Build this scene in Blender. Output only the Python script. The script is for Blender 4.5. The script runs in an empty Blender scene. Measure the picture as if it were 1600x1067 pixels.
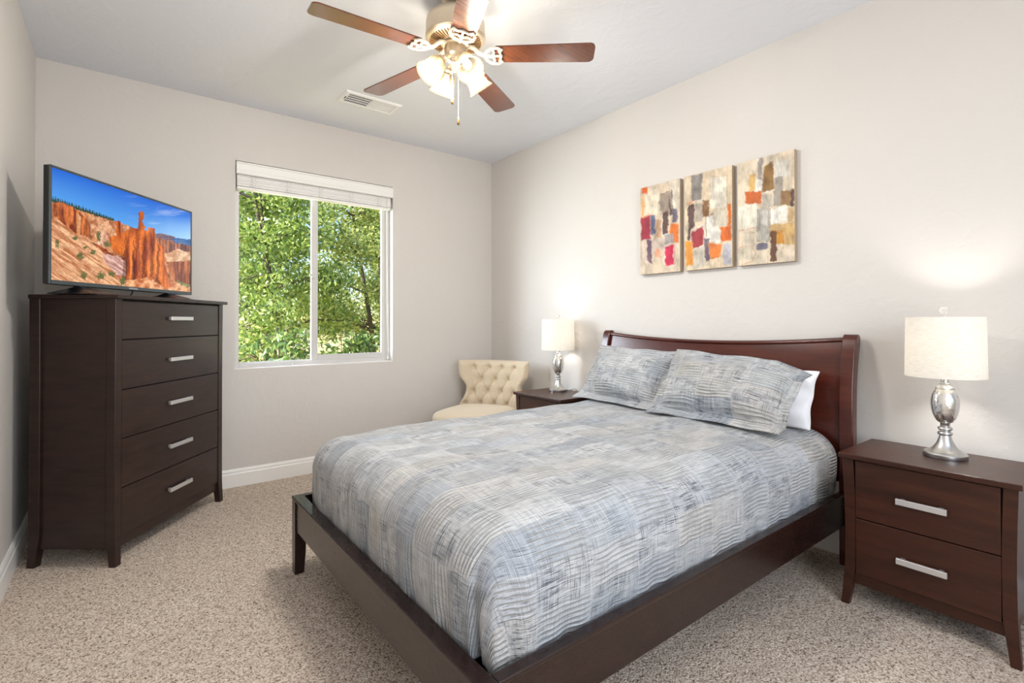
import bpy, bmesh, math, random
import numpy as np
from mathutils import Vector, Matrix
R = math.radians
SC = bpy.context.scene
COL = SC.collection
random.seed(7)
rng = np.random.default_rng(7)

# ------------------------------------------------------------------ camera
cam_data = bpy.data.cameras.new('camera')
cam_data.sensor_width = 36.0
cam_data.lens = 788.116 / 1600 * 36
cam_data.shift_x = -9.424 / 1600
cam_data.shift_y = -37.387 / 1600
cam_data.clip_start = 0.05
cam = bpy.data.objects.new('camera', cam_data)
COL.objects.link(cam)
right = Vector((0.787631921, -0.61614581, -0.000546)); up = Vector((-0.00424071, -0.00630712, 0.99997112)); fwd = Vector((0.61613146, 0.78760686, 0.00758058))
M = Matrix((right, up, -fwd)).transposed().to_4x4()
M.translation = Vector((-2.86646, -4.09133, 1.17847))
cam.matrix_world = M
SC.camera = cam

# ------------------------------------------------------------------ colour management, world, lights
SC.view_settings.view_transform = 'Standard'
SC.view_settings.look = 'None'
SC.view_settings.gamma = 1.0
SC.view_settings.use_curve_mapping = False
SC.view_settings.exposure = 0.30
SC.cycles.use_denoising = True
SC.cycles.max_bounces = 10
SC.cycles.diffuse_bounces = 5
SC.cycles.transparent_max_bounces = 16
SC.cycles.sample_clamp_indirect = 6.0
SC.cycles.caustics_reflective = False
SC.cycles.caustics_refractive = False

world = bpy.data.worlds.new('world'); SC.world = world
world.use_nodes = True
wn = world.node_tree.nodes; wl = world.node_tree.links
sky = wn.new('ShaderNodeTexSky'); sky.sky_type = 'NISHITA'; sky.sun_disc = False
sky.sun_elevation = R(48); sky.sun_rotation = R(270); sky.ozone_density = 2.0
wn['Background'].inputs['Strength'].default_value = 0.26
wl.new(sky.outputs[0], wn['Background'].inputs[0])

def lamp(name, kind, loc, energy, color=(1, 1, 1), direction=None, size=None, size_y=None, radius=None, parent=None):
    d = bpy.data.lights.new(name, kind); d.energy = energy; d.color = color
    if kind == 'AREA':
        d.shape = 'RECTANGLE'; d.size = size; d.size_y = size_y or size
    if radius is not None: d.shadow_soft_size = radius
    o = bpy.data.objects.new(name, d); COL.objects.link(o)
    o.location = loc
    if direction is not None: o.rotation_euler = Vector(direction).to_track_quat('-Z', 'Y').to_euler()
    if parent: o.parent = parent
    return o

sun = lamp('sun', 'SUN', (-5, 2, 8), 9.5, (1.0, 0.95, 0.85), direction=(0.74, 0.03, -0.67)); sun.data.angle = R(1)
# added lamp outside the window, out of view, to strengthen the daylight indoors
lamp('window_fill', 'AREA', (-3.7, 1.55, 1.9), 300, (0.84, 0.92, 1.0), direction=(0.80, -0.75, -0.12), size=1.9, size_y=2.4)
# added fill light for the room, set in a made-up opening behind the camera
lamp('rear_fill', 'AREA', (-2.1, -5.12, 1.55), 52, (0.97, 0.98, 1.0), direction=(-0.12, 1, 0.16), size=1.7, size_y=2.0)

# ------------------------------------------------------------------ helpers
def tag(o, label=None, cat=None, group=None, kind=None):
    if label: o['label'] = label
    if cat: o['category'] = cat
    if group: o['group'] = group
    if kind: o['kind'] = kind
    return o

def thing(name, label, cat, loc=(0, 0, 0), rz=0.0, group=None):
    o = bpy.data.objects.new(name, None); COL.objects.link(o)
    o.location = loc; o.rotation_euler = (0, 0, rz); o.empty_display_size = 0.1
    return tag(o, label, cat, group)

def link(name, me, mat, parent=None, smooth=False, loc=None, rot=None):
    o = bpy.data.objects.new(name, me); COL.objects.link(o)
    if mat is not None:
        for m in (mat if isinstance(mat, (list, tuple)) else [mat]): me.materials.append(m)
    if smooth:
        me.polygons.foreach_set('use_smooth', [True] * len(me.polygons))
        if smooth != 'all': 
            try: me.set_sharp_from_angle(angle=R(smooth if isinstance(smooth, (int, float)) and smooth > 1 else 40))
            except Exception: pass
    if parent: o.parent = parent
    if loc is not None: o.location = loc
    if rot is not None: o.rotation_euler = rot
    return o

class MB:
    """collects geometry for ONE mesh object"""
    def __init__(s): s.v = []; s.f = []; s.uv = None
    def add(s, vs, fs):
        n = len(s.v); s.v += [tuple(v) for v in vs]; s.f += [tuple(i + n for i in f) for f in fs]; return s
    def bm(s, bm):
        bm.verts.index_update(); s.add([v.co[:] for v in bm.verts], [[v.index for v in f.verts] for f in bm.faces]); bm.free(); return s
    def box(s, x0, x1, y0, y1, z0, z1, bev=0.0, seg=2, M=None):
        b = bmesh.new(); bmesh.ops.create_cube(b, size=1)
        for v in b.verts: v.co = Vector(((x0 + x1) / 2 + v.co.x * (x1 - x0), (y0 + y1) / 2 + v.co.y * (y1 - y0), (z0 + z1) / 2 + v.co.z * (z1 - z0)))
        if bev > 0: bmesh.ops.bevel(b, geom=b.edges[:], offset=bev, segments=seg, affect='EDGES', profile=0.5)
        if M is not None: bmesh.ops.transform(b, matrix=M, verts=b.verts)
        return s.bm(b)
    def lathe(s, prof, seg=48, c=(0, 0, 0), M=None, closed=False):
        """prof: list of (r, z)"""
        vs = []; fs = []
        for r, z in prof:
            for k in range(seg):
                a = 2 * math.pi * k / seg
                v = Vector((r * math.cos(a), r * math.sin(a), z))
                if M is not None: v = M @ v
                vs.append((v.x + c[0], v.y + c[1], v.z + c[2]))
        n = len(prof)
        for i in range(n if closed else n - 1):
            j = (i + 1) % n
            for k in range(seg):
                k2 = (k + 1) % seg
                fs.append((i * seg + k, i * seg + k2, j * seg + k2, j * seg + k))
        if not closed:
            if prof[0][0] > 1e-6: fs.append(tuple(range(seg - 1, -1, -1)))
            if prof[-1][0] > 1e-6: fs.append(tuple((n - 1) * seg + k for k in range(seg)))
        return s.add(vs, fs)
    def loft(s, rings, cap=True):
        n = len(rings[0]); vs = [p for r in rings for p in r]; fs = []
        for i in range(len(rings) - 1):
            for k in range(n):
                k2 = (k + 1) % n
                fs.append((i * n + k, i * n + k2, (i + 1) * n + k2, (i + 1) * n + k))
        if cap: fs.append(tuple(range(n - 1, -1, -1))); fs.append(tuple((len(rings) - 1) * n + k for k in range(n)))
        return s.add(vs, fs)
    def tube(s, pts, rad, seg=10, cap=True):
        pts = [Vector(p) for p in pts]; rings = []
        prev = None
        for i, p in enumerate(pts):
            t = (pts[min(i + 1, len(pts) - 1)] - pts[max(i - 1, 0)]).normalized()
            if prev is None:
                a = Vector((0, 0, 1)) if abs(t.z) < 0.9 else Vector((1, 0, 0))
                n = t.cross(a).normalized()
            else: n = (prev - t * prev.dot(t)).normalized()
            prev = n; b = t.cross(n)
            r = rad[i] if isinstance(rad, (list, tuple)) else rad
            rings.append([p + (n * math.cos(2 * math.pi * k / seg) + b * math.sin(2 * math.pi * k / seg)) * r for k in range(seg)])
        return s.loft(rings, cap)
    def grid(s, P, closed_u=False):
        """P: array (nu, nv, 3)"""
        nu, nv = P.shape[:2]; fs = []
        for i in range(nu if closed_u else nu - 1):
            i2 = (i + 1) % nu
            for j in range(nv - 1): fs.append((i * nv + j, i2 * nv + j, i2 * nv + j + 1, i * nv + j + 1))
        return s.add(P.reshape(-1, 3).tolist(), fs)
    def mesh(s, name, fix=True):
        me = bpy.data.meshes.new(name); me.from_pydata(s.v, [], s.f)
        if fix:
            b = bmesh.new(); b.from_mesh(me); bmesh.ops.recalc_face_normals(b, faces=b.faces); b.to_mesh(me); b.free()
        me.update(); return me
    def build(s, name, mat, parent=None, smooth=False, loc=None, rot=None, fix=True):
        return link(name, s.mesh(name, fix), mat, parent, smooth, loc, rot)

def add_uv(me, uv):
    """uv: per-vertex (n,2)"""
    l = me.uv_layers.new(name='UVMap'); idx = np.zeros(len(me.loops), dtype=np.int32); me.loops.foreach_get('vertex_index', idx)
    l.data.foreach_set('uv', np.asarray(uv, dtype=np.float32)[idx].ravel())

# ------------------------------------------------------------------ materials
def srgb(r, g, b):
    f = lambda c: (c / 255) / 12.92 if c / 255 <= 0.04045 else ((c / 255 + 0.055) / 1.055) ** 2.4
    return (f(r), f(g), f(b), 1)

class Mat:
    def __init__(s, name):
        s.m = bpy.data.materials.new(name); s.m.use_nodes = True; s.t = s.m.node_tree; s.n = s.t.nodes; s.b = s.n['Principled BSDF']; s.o = s.n['Material Output']
    def new(s, t, **kw):
        x = s.n.new(t)
        for k, v in kw.items():
            if hasattr(x, k) and k not in ('Scale',): setattr(x, k, v)
        return x
    def l(s, a, b): s.t.links.new(a, b)
    def val(s, v, inp): inp.default_value = v
    def math(s, op, a, b=None, c=None, clamp=False):
        x = s.n.new('ShaderNodeMath'); x.operation = op; x.use_clamp = clamp
        for i, q in enumerate((a, b, c)):
            if q is None: continue
            if isinstance(q, (int, float)): x.inputs[i].default_value = q
            else: s.l(q, x.inputs[i])
        return x.outputs[0]
    def mix(s, f, a, b, blend='MIX'):
        x = s.n.new('ShaderNodeMix'); x.data_type = 'RGBA'; x.blend_type = blend
        for q, i in ((f, 0), (a, 6), (b, 7)):
            if isinstance(q, (int, float, tuple)): x.inputs[i].default_value = q
            else: s.l(q, x.inputs[i])
        return x.outputs[2]
    def coord(s, kind='Object'): return s.n.new('ShaderNodeTexCoord').outputs[kind]
    def mapping(s, vec, scale):
        x = s.n.new('ShaderNodeMapping'); x.inputs['Scale'].default_value = scale; s.l(vec, x.inputs[0]); return x.outputs[0]
    def noise(s, vec, scale, detail=4, rough=0.5, dist=0.0):
        x = s.n.new('ShaderNodeTexNoise'); x.inputs['Scale'].default_value = scale; x.inputs['Detail'].default_value = detail; x.inputs['Roughness'].default_value = rough; x.inputs['Distortion'].default_value = dist
        if vec is not None: s.l(vec, x.inputs['Vector'])
        return x.outputs[0]
    def ramp(s, f, stops):
        x = s.n.new('ShaderNodeValToRGB'); r = x.color_ramp
        while len(r.elements) < len(stops): r.elements.new(0.5)
        for e, (p, c) in zip(r.elements, stops): e.position = p; e.color = c if len(c) == 4 else (*c, 1)
        s.l(f, x.inputs[0]); return x.outputs[0]
    def bump(s, h, strength, dist, to=None):
        x = s.n.new('ShaderNodeBump'); x.inputs['Strength'].default_value = strength; x.inputs['Distance'].default_value = dist
        s.l(h, x.inputs['Height']); s.l(x.outputs[0], (to or s.b).inputs['Normal']); return x
    def set(s, **kw):
        for k, v in kw.items(): s.b.inputs[k.replace('_', ' ')].default_value = v
        return s

def simple(name, col, rough=0.5, metal=0.0, **kw):
    m = Mat(name); m.set(Base_Color=col, Roughness=rough, Metallic=metal, **kw); return m.m

def wall_paint(name, col, scale=9, strength=0.25):
    m = Mat(name); m.set(Roughness=0.75, Base_Color=col)
    c = m.coord('Object')
    n = m.noise(c, scale, 6, 0.55, 0.6); n = m.ramp(n, [(0.42, (0, 0, 0)), (0.62, (1, 1, 1))])
    f = m.noise(c, 120, 2)
    m.bump(m.math('ADD', n, m.math('MULTIPLY', f, 0.25)), strength, 0.004)
    return m.m

def wood_mat(name, c1, c2, rough=0.3, coat=0.35, grain=(1, 1, 1)):
    m = Mat(name); c = m.mapping(m.coord('Object'), grain)
    n = m.noise(c, 6, 8, 0.65, 0.4)
    fine = m.noise(m.mapping(m.coord('Object'), tuple(g * 4 for g in grain)), 30, 3)
    k = m.math('ADD', m.math('MULTIPLY', n, 0.8), m.math('MULTIPLY', fine, 0.2))
    m.l(m.ramp(k, [(0.3, c1), (0.7, c2)]), m.b.inputs['Base Color'])
    m.set(Coat_Weight=coat, Coat_Roughness=0.18, Specular_IOR_Level=0.3)
    m.l(m.math('ADD', m.math('MULTIPLY', fine, 0.12), rough - 0.06), m.b.inputs['Roughness'])
    m.bump(fine, 0.06, 0.001)
    return m.m

ESP1, ESP2 = srgb(32, 20, 17), srgb(54, 36, 30)
W_WALL = wall_paint('wall_paint', srgb(207, 202, 196))
W_CEIL = wall_paint('ceiling_paint', srgb(224, 227, 233), 6, 0.35)
W_TRIM = simple('white_trim', srgb(236, 234, 230), 0.35)
W_VINYL = simple('window_vinyl', srgb(200, 197, 193), 0.4)
W_DRESSER = wood_mat('espresso_wood', ESP1, ESP2, 0.36, 0.15, (1, 1, 6))
W_BED = wood_mat('bed_wood', srgb(27, 15, 12), srgb(46, 26, 20), 0.26, 0.3, (1, 0.3, 4))
W_HEAD = wood_mat('headboard_wood', srgb(54, 20, 13), srgb(88, 36, 24), 0.24, 0.5, (3, 0.35, 3))
W_NS = wood_mat('nightstand_wood', srgb(36, 17, 10), srgb(70, 37, 23), 0.36, 0.10, (0.4, 1, 4))
GAP = simple('dark_gap', srgb(14, 9, 8), 0.7)
STEEL = simple('brushed_steel', srgb(208, 207, 204), 0.32, 1.0)
HANDLE = simple('satin_handle', srgb(214, 212, 210), 0.38, 0.75)
NICKEL = simple('fan_nickel', srgb(214, 200, 178), 0.34, 0.85)
IVORY = simple('bracket_enamel', srgb(232, 222, 204), 0.4, 0.35)
BLACK = simple('black_plastic', srgb(22, 22, 24), 0.35)
BEZEL = simple('tv_bezel', srgb(70, 76, 78), 0.35, 0.3)
WHITE_CLOTH = simple('white_cotton', srgb(238, 238, 240), 0.9)
BRONZE = simple('bronze_bob', srgb(120, 88, 52), 0.35, 0.6)
CORDM = simple('cord_white', srgb(225, 222, 214), 0.6)

# carpet
m = Mat('carpet'); m.set(Roughness=0.95)
c = m.coord('Object')
n1 = m.noise(c, 150, 3, 0.6, 0.8); n2 = m.noise(c, 60, 3, 0.6, 1.2); n3 = m.noise(c, 2.2, 3, 0.5)
v = m.n.new('ShaderNodeTexVoronoi'); v.inputs['Scale'].default_value = 120; m.l(c, v.inputs['Vector'])
k = m.math('ADD', m.math('MULTIPLY', n1, 0.65), m.math('MULTIPLY', n2, 0.35))
base = m.ramp(k, [(0.37, srgb(72, 58, 47)), (0.45, srgb(172, 150, 131)), (0.51, srgb(220, 203, 184)), (0.64, srgb(243, 233, 218))])
base = m.mix(m.math('MULTIPLY', m.math('SUBTRACT', n3, 0.35, clamp=True), 0.5), base, srgb(180, 160, 142))
m.l(base, m.b.inputs['Base Color'])
m.bump(m.math('ADD', k, m.math('MULTIPLY', v.outputs[0], -0.35)), 0.9, 0.012)
W_CARPET = m.m

# ------------------------------------------------------------------ room shell
XL, YB, YF, H = -3.281, 0.0, -5.0, 2.74
def struct(mb, name, mat, smooth=False): 
    o = mb.build(name, mat, None, smooth); o['kind'] = 'structure'; return o
struct(MB().box(XL - 0.12, 0.12, YF - 0.12, 0.12, -0.12, 0.0), 'floor', W_CARPET)
struct(MB().box(XL - 0.12, 0.12, YF - 0.12, 0.14, H, H + 0.12), 'ceiling', W_CEIL)
struct(MB().box(XL - 0.12, XL, YF, 0.14, 0, H), 'wall_left', W_WALL)
struct(MB().box(0, 0.12, YF, 0.14, 0, H), 'wall_right', W_WALL)
wx0, wx1, wz0, wz1 = -2.238, -1.0385, 0.835, 2.337
struct(MB().box(XL, wx0, 0, 0.14, 0, H).box(wx1, 0, 0, 0.14, 0, H).box(wx0, wx1, 0, 0.14, 0, wz0).box(wx0, wx1, 0, 0.14, wz1, H), 'wall_back', W_WALL)
ox0, ox1, oz0, oz1 = -2.95, -0.55, 0.4, 2.5      # unseen opening behind the camera, added to carry the fill light
struct(MB().box(XL - 0.12, ox0, YF - 0.12, YF, 0, H).box(ox1, 0.12, YF - 0.12, YF, 0, H).box(ox0, ox1, YF - 0.12, YF, 0, oz0).box(ox0, ox1, YF - 0.12, YF, oz1, H), 'wall_front', W_WALL)

def baseboard(name, a, b, inward):
    a = Vector(a); b = Vector(b); n = Vector(inward)
    prof = [(0, 0), (0.016, 0), (0.016, 0.092), (0.012, 0.098), (0.012, 0.112), (0.006, 0.126), (0, 0.126)]
    rings = [[p + n * d + Vector((0, 0, z)) for d, z in prof] for p in (a, b)]
    struct(MB().loft(rings), name, W_TRIM)
baseboard('baseboard_left', (XL, YF, 0), (XL, 0, 0), (1, 0, 0))
baseboard('baseboard_back', (XL + 0.016, 0, 0), (-0.016, 0, 0), (0, -1, 0))
baseboard('baseboard_right', (0, YF, 0), (0, 0, 0), (-1, 0, 0))

# ------------------------------------------------------------------ window
def frame_rect(mb, x0, x1, z0, z1, w, y0, y1, wl=None, wr=None, wt=None, wb=None, bev=0.003):
    wl = w if wl is None else wl; wr = w if wr is None else wr; wt = w if wt is None else wt; wb = w if wb is None else wb
    mb.box(x0, x0 + wl, y0, y1, z0, z1, bev).box(x1 - wr, x1, y0, y1, z0, z1, bev)
    mb.box(x0 + wl, x1 - wr, y0, y1, z0, z0 + wb, bev).box(x0 + wl, x1 - wr, y0, y1, z1 - wt, z1, bev); return mb
win = frame_rect(MB(), wx0, wx1, wz0, wz1, 0.036, 0.075, 0.14).build('window_1', W_VINYL); win['kind'] = 'structure'
xm = -1.69
fixed = frame_rect(MB(), wx0 + 0.03, xm + 0.045, wz0 + 0.03, wz1 - 0.03, 0.012, 0.112, 0.13).build('fixed_sash', W_VINYL, win)
slide = frame_rect(MB(), xm, wx1 - 0.022, wz0 + 0.022, wz1 - 0.03, 0.045, 0.08, 0.112, wl=0.05, wb=0.055).build('sliding_sash', W_VINYL, win)
gm = Mat('window_glass'); gm.n.remove(gm.b)
tr = gm.n.new('ShaderNodeBsdfTransparent'); tr.inputs[0].default_value = (0.97, 0.98, 0.98, 1)
gl = gm.n.new('ShaderNodeBsdfGlossy'); gl.inputs['Roughness'].default_value = 0.0
fr = gm.n.new('ShaderNodeFresnel'); fr.inputs[0].default_value = 1.45
mx = gm.n.new('ShaderNodeMixShader'); gm.l(gm.math('MULTIPLY', fr.outputs[0], 0.1), mx.inputs[0]); gm.l(tr.outputs[0], mx.inputs[1]); gm.l(gl.outputs[0], mx.inputs[2]); gm.l(mx.outputs[0], gm.o.inputs[0])
W_GLASS = gm.m
MB().box(wx0 + 0.04, xm + 0.035, 0.119, 0.123, wz0 + 0.04, wz1 - 0.04).build('glass_pane', W_GLASS, fixed)
MB().box(xm + 0.045, wx1 - 0.062, 0.094, 0.098, wz0 + 0.07, wz1 - 0.07).build('glass_pane', W_GLASS, slide)
MB().box(xm - 0.004, xm + 0.022, 0.062, 0.082, 1.52, 1.575, 0.006).box(xm - 0.018, xm + 0.006, 0.066, 0.076, 1.54, 1.556, 0.003).build('latch', W_VINYL, slide)
MB().box(wx0 + 0.0, wx1, 0.0, 0.075, wz0 - 0.001, wz0 + 0.006, 0.002).build('window_sill', W_TRIM, win)
MB().lathe([(0.0, 0), (0.008, 0), (0.009, 0.012), (0.004, 0.018), (0.0, 0.018)], 12, (-1.835, 0.055, wz0 + 0.006)).box(-1.852, -1.818, 0.05, 0.06, wz0 + 0.007, wz0 + 0.012, 0.002).build('sash_stop', W_VINYL, win)

# window blind
blind = thing('window_blind', 'white faux-wood blind drawn up to the top of the window', 'blind', ((wx0 + wx1) / 2, 0.02, 2.14))
bx = (wx0 + wx1) / 2; hw = (wx1 - wx0) / 2
def loc_blind(mb): return Matrix.Translation((-bx, -0.02, -2.14))
W_BLIND = simple('blind_white', srgb(233, 232, 228), 0.45)
W_BLIND2 = simple('blind_slat', srgb(236, 235, 232), 0.5)
vp = [(-0.016, 2.240), (-0.022, 2.246), (-0.022, 2.262), (-0.018, 2.27), (-0.018, 2.312), (-0.024, 2.318), (-0.024, 2.326), (-0.002, 2.326), (-0.002, 2.240)]
MB().loft([[(x - bx, y - 0.02, z - 2.14) for y, z in vp] for x in (wx0 + 0.004, wx1 - 0.003)]).build('valance', W_BLIND, blind)
mb = MB(); ns_ = 17
for i in range(ns_):
    z = 2.162 + i * 0.0062; jy = random.uniform(-0.0015, 0.0015); tz = random.uniform(-0.0008, 0.0008)
    mb.box(-hw + 0.012, hw - 0.014, 0.012 - 0.02 + jy, 0.06 - 0.02 + jy, z - 2.14 + tz, z - 2.14 + 0.0056 + tz, 0.001, 1)
mb.build('slat_stack', W_BLIND2, blind)
MB().box(-hw + 0.012, hw - 0.014, -0.011, 0.042, -0.002, 0.018, 0.005).build('bottom_rail', W_BLIND, blind)
for fx in (0.1, 0.3, 0.5, 0.7, 0.9):
    x = -hw + 2 * hw * fx
    mb = MB()
    for dx in (-0.012, 0.012): mb.tube([(x + dx, -0.0125, 0.0), (x + dx + 0.003, -0.014, 0.05), (x + dx, -0.0125, 0.12)], 0.0012, 6)
    for q in range(5): mb.tube([(x - 0.02 + random.uniform(-.01, .01), -0.013, 0.03 + q * 0.016), (x, -0.016, 0.022 + q * 0.016), (x + 0.02, -0.013, 0.03 + q * 0.016)], 0.0012, 6)
    mb.build('ladder_cord', CORDM, blind)
MB().box(-hw + 0.01, hw - 0.012, 0.0, 0.04, 0.13, 0.18).build('headrail', W_BLIND, blind)
cx = wx1 - 0.055 - bx
MB().tube([(cx, -0.017, 0.12), (cx, -0.017, -0.30), (cx + 0.004, -0.017, -0.8), (cx + 0.018, -0.01, -1.22), (cx + 0.02, -0.005, -1.26)], 0.0022, 8).tube([(cx + 0.006, -0.017, 0.12), (cx + 0.008, -0.017, -0.5), (cx + 0.026, -0.01, -1.22)], 0.0018, 8).build('pull_cord', CORDM, blind)
MB().lathe([(0.002, 0.03), (0.006, 0.024), (0.009, 0.004), (0.008, 0.0), (0, 0)], 12, (cx + 0.02, -0.005, -1.285)).build('tassel', CORDM, blind)

# ------------------------------------------------------------------ furniture helpers
def sabre_leg(x, y, wx, wy, z1, fx=0.0, fy=0.0, taper=(0.75, 0.75), waist=0.005, flare=0.012, zt=0.18):
    """a square leg with a slight waist that flares outward (fx, fy = outward signs) and tapers at the foot"""
    rings = []
    zs = [0, 0.03, 0.08, zt, zt + 0.14, z1 * 0.6, z1 * 0.8, z1]
    for z in zs:
        t = min(1, z / zt); fl = flare * (1 - t) ** 1.3
        wa = waist * math.sin(math.pi * min(1, z / z1)) if z > 0 else 0
        sx = taper[0] + (1 - taper[0]) * t; sy = taper[1] + (1 - taper[1]) * t
        ox = fx * (fl - wa + wx * (1 - sx) / 2); oy = fy * (fl - wa + wy * (1 - sy) / 2)
        hx, hy = wx * sx / 2, wy * sy / 2; b = 0.0012
        rings.append([(x + ox + px, y + oy + py, z) for px, py in ((-hx + b, -hy), (hx - b, -hy), (hx, -hy + b), (hx, hy - b), (hx - b, hy), (-hx + b, hy), (-hx, hy - b), (-hx, -hy + b))])
    return MB().loft(rings)

def bar_handle(mb, x0, x1, z0, z1, y, out=0.024):
    """bar pull standing off a drawer front at y (front is -y)"""
    mb.box(x0, x1, y - out, y - out + 0.011, z0, z1, 0.0015, 1)
    for xx in (x0 + 0.012, x1 - 0.026): mb.box(xx, xx + 0.014, y - out + 0.01, y + 0.001, z0 + 0.002, z1 - 0.002)
    return mb

# ------------------------------------------------------------------ dresser (tall chest of drawers, set across the corner)
def make_dresser():
    ang = math.atan2(0.8, 0.6); W, D = 0.88, 0.405
    org = Vector((-2.885, -0.975, 0)) + Vector((0.6, 0.8, 0)) * (W / 2 + 0.0) + Vector((-0.8, 0.6, 0)) * (D / 2)
    t = thing('dresser', 'tall dark espresso chest of five drawers standing across the corner under the television', 'dresser', org, ang)
    x0, x1, y0, y1 = -W / 2 - 0.018, W / 2 + 0.014, -D / 2, D / 2
    MB().box(x0 - 0.012, x1 + 0.022, y0 - 0.020, y1 + 0.0, 1.289, 1.309, 0.003).build('top', W_DRESSER, t)
    for sx, xx in ((-1, x0 + 0.021), (1, x1 - 0.021)):
        for sy, yy in ((-1, y0 + 0.021), (1, y1 - 0.021)):
            sabre_leg(xx, yy, 0.042, 0.042 if sy < 0 else 0.05, 1.289, sx * 0.6, sy, (0.85, 0.75), 0.002, 0.005, 0.14).build('leg', W_DRESSER, t)
    for xx in (x0 + 0.012, x1 - 0.024): MB().box(xx, xx + 0.012, y0 + 0.03, y1 - 0.03, 0.085, 1.289).build('side_panel', W_DRESSER, t)
    MB().box(x0 + 0.02, x1 - 0.02, y1 - 0.03, y1 - 0.02, 0.085, 1.289).build('back_panel', W_DRESSER, t)
    MB().box(x0 + 0.03, x1 - 0.03, y0 + 0.014, y0 + 0.028, 0.078, 0.128).build('apron', W_DRESSER, t)
    MB().box(x0 + 0.03, x1 - 0.03, y0 + 0.022, y1 - 0.03, 0.12, 1.288).build('carcass', GAP, t)
    zs = [0.130, 0.365, 0.605, 0.845, 1.09, 1.284]
    for i in range(5):
        d = MB().box(x0 + 0.046, x1 - 0.046, y0 + 0.004, y0 + 0.024, zs[i] + 0.002, zs[i + 1] - 0.003, 0.0025).build('drawer', W_DRESSER, t)
        zc = (0.242, 0.484, 0.727, 0.968, 1.196)[i]
        h = bar_handle(MB(), -0.082, 0.112, zc - 0.0105, zc + 0.0105, y0 + 0.004).build('handle', HANDLE, d)
        h['label'] = 'satin silver bar pull'
    return t
make_dresser()

# ------------------------------------------------------------------ nightstands
def make_nightstand(loc, W, D, label):
    t = thing('nightstand', label, 'nightstand', loc, R(-90), 'matching nightstands')
    x0, x1, y0, y1 = -W / 2, W / 2, -D / 2, D / 2
    MB().box(x0, x1, y0, y1, 0.607, 0.628, 0.003).build('top', W_NS, t)
    ax0, ax1, ay0, ay1 = x0 + 0.010, x1 - 0.012, y0 + 0.018, y1 - 0.01
    for sx, xx in ((-1, ax0 + 0.0195), (1, ax1 - 0.0195)):
        for sy, yy in ((-1, ay0 + 0.02), (1, ay1 - 0.02)):
            sabre_leg(xx, yy, 0.039, 0.04, 0.607, sx, sy, (0.72, 0.75), 0.007, 0.005, 0.16).build('leg', W_NS, t)
    for xx in (ax0 + 0.013, ax1 - 0.025): MB().box(xx, xx + 0.012, ay0 + 0.03, ay1 - 0.03, 0.10, 0.607).build('side_panel', W_NS, t)
    MB().box(ax0 + 0.02, ax1 - 0.02, ay1 - 0.03, ay1 - 0.02, 0.10, 0.607).build('back_panel', W_NS, t)
    MB().box(ax0 + 0.03, ax1 - 0.03, ay0 + 0.018, ay0 + 0.03, 0.088, 0.136).build('apron', W_NS, t)
    MB().box(ax0 + 0.03, ax1 - 0.03, ay0 + 0.024, ay1 - 0.03, 0.13, 0.606).build('carcass', GAP, t)
    for z0, z1, zc in ((0.136, 0.362, 0.246), (0.366, 0.601, 0.476)):
        d = MB().box(ax0 + 0.046, ax1 - 0.046, ay0 + 0.004, ay0 + 0.026, z0, z1, 0.0025).build('drawer', W_NS, t)
        h = bar_handle(MB(), -0.078, 0.078, zc - 0.0115, zc + 0.0115, ay0 + 0.004).build('handle', HANDLE, d)
        h['label'] = 'satin silver bar pull'
    return t
make_nightstand((-0.295, -3.522, 0), 0.555, 0.40, 'dark wood two-drawer nightstand with both silver pulls showing, right of the bed headboard')
make_nightstand((-0.248, -1.222, 0), 0.545, 0.42, 'dark wood nightstand between the tufted chair and the bed, only its top part showing')

# ------------------------------------------------------------------ bed
BX, BY = -1.15, -2.353
bed = thing('bed_frame', 'dark wood platform bed frame with curved sleigh headboard', 'bed', (BX, BY, 0))
def B(pts): return [(x - BX, y - BY, z) for x, y, z in pts]
def bbox(mb, x0, x1, y0, y1, z0, z1, bev=0.003): return mb.box(x0 - BX, x1 - BX, y0 - BY, y1 - BY, z0, z1, bev)
YN, YFAR, XF = -3.155, -1.553, -2.236
front = [(-0.128, 0.0), (-0.128, 0.45), (-0.128, 0.72), (-0.122, 0.86), (-0.110, 0.95), (-0.094, 1.03), (-0.078, 1.085), (-0.068, 1.105), (-0.056, 1.1135)]
back = [(-0.034, 1.1135), (-0.022, 1.105), (-0.017, 1.088), (-0.020, 1.062), (-0.034, 1.02), (-0.052, 0.95), (-0.066, 0.86), (-0.072, 0.72), (-0.072, 0.0)]
for y0, y1 in ((-3.178, -3.116), (-1.606, -1.545)):
    prof = front + back; mbp = MB()
    b = 0.004
    mbp.loft([B([(x, y0, z) for x, z in prof]), B([(x, y1, z) for x, z in prof])])
    o = mbp.build('headboard_post', W_HEAD, bed, 30)
    mod = o.modifiers.new('bevel', 'BEVEL'); mod.width = 0.005; mod.segments = 2; mod.limit_method = 'ANGLE'
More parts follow.
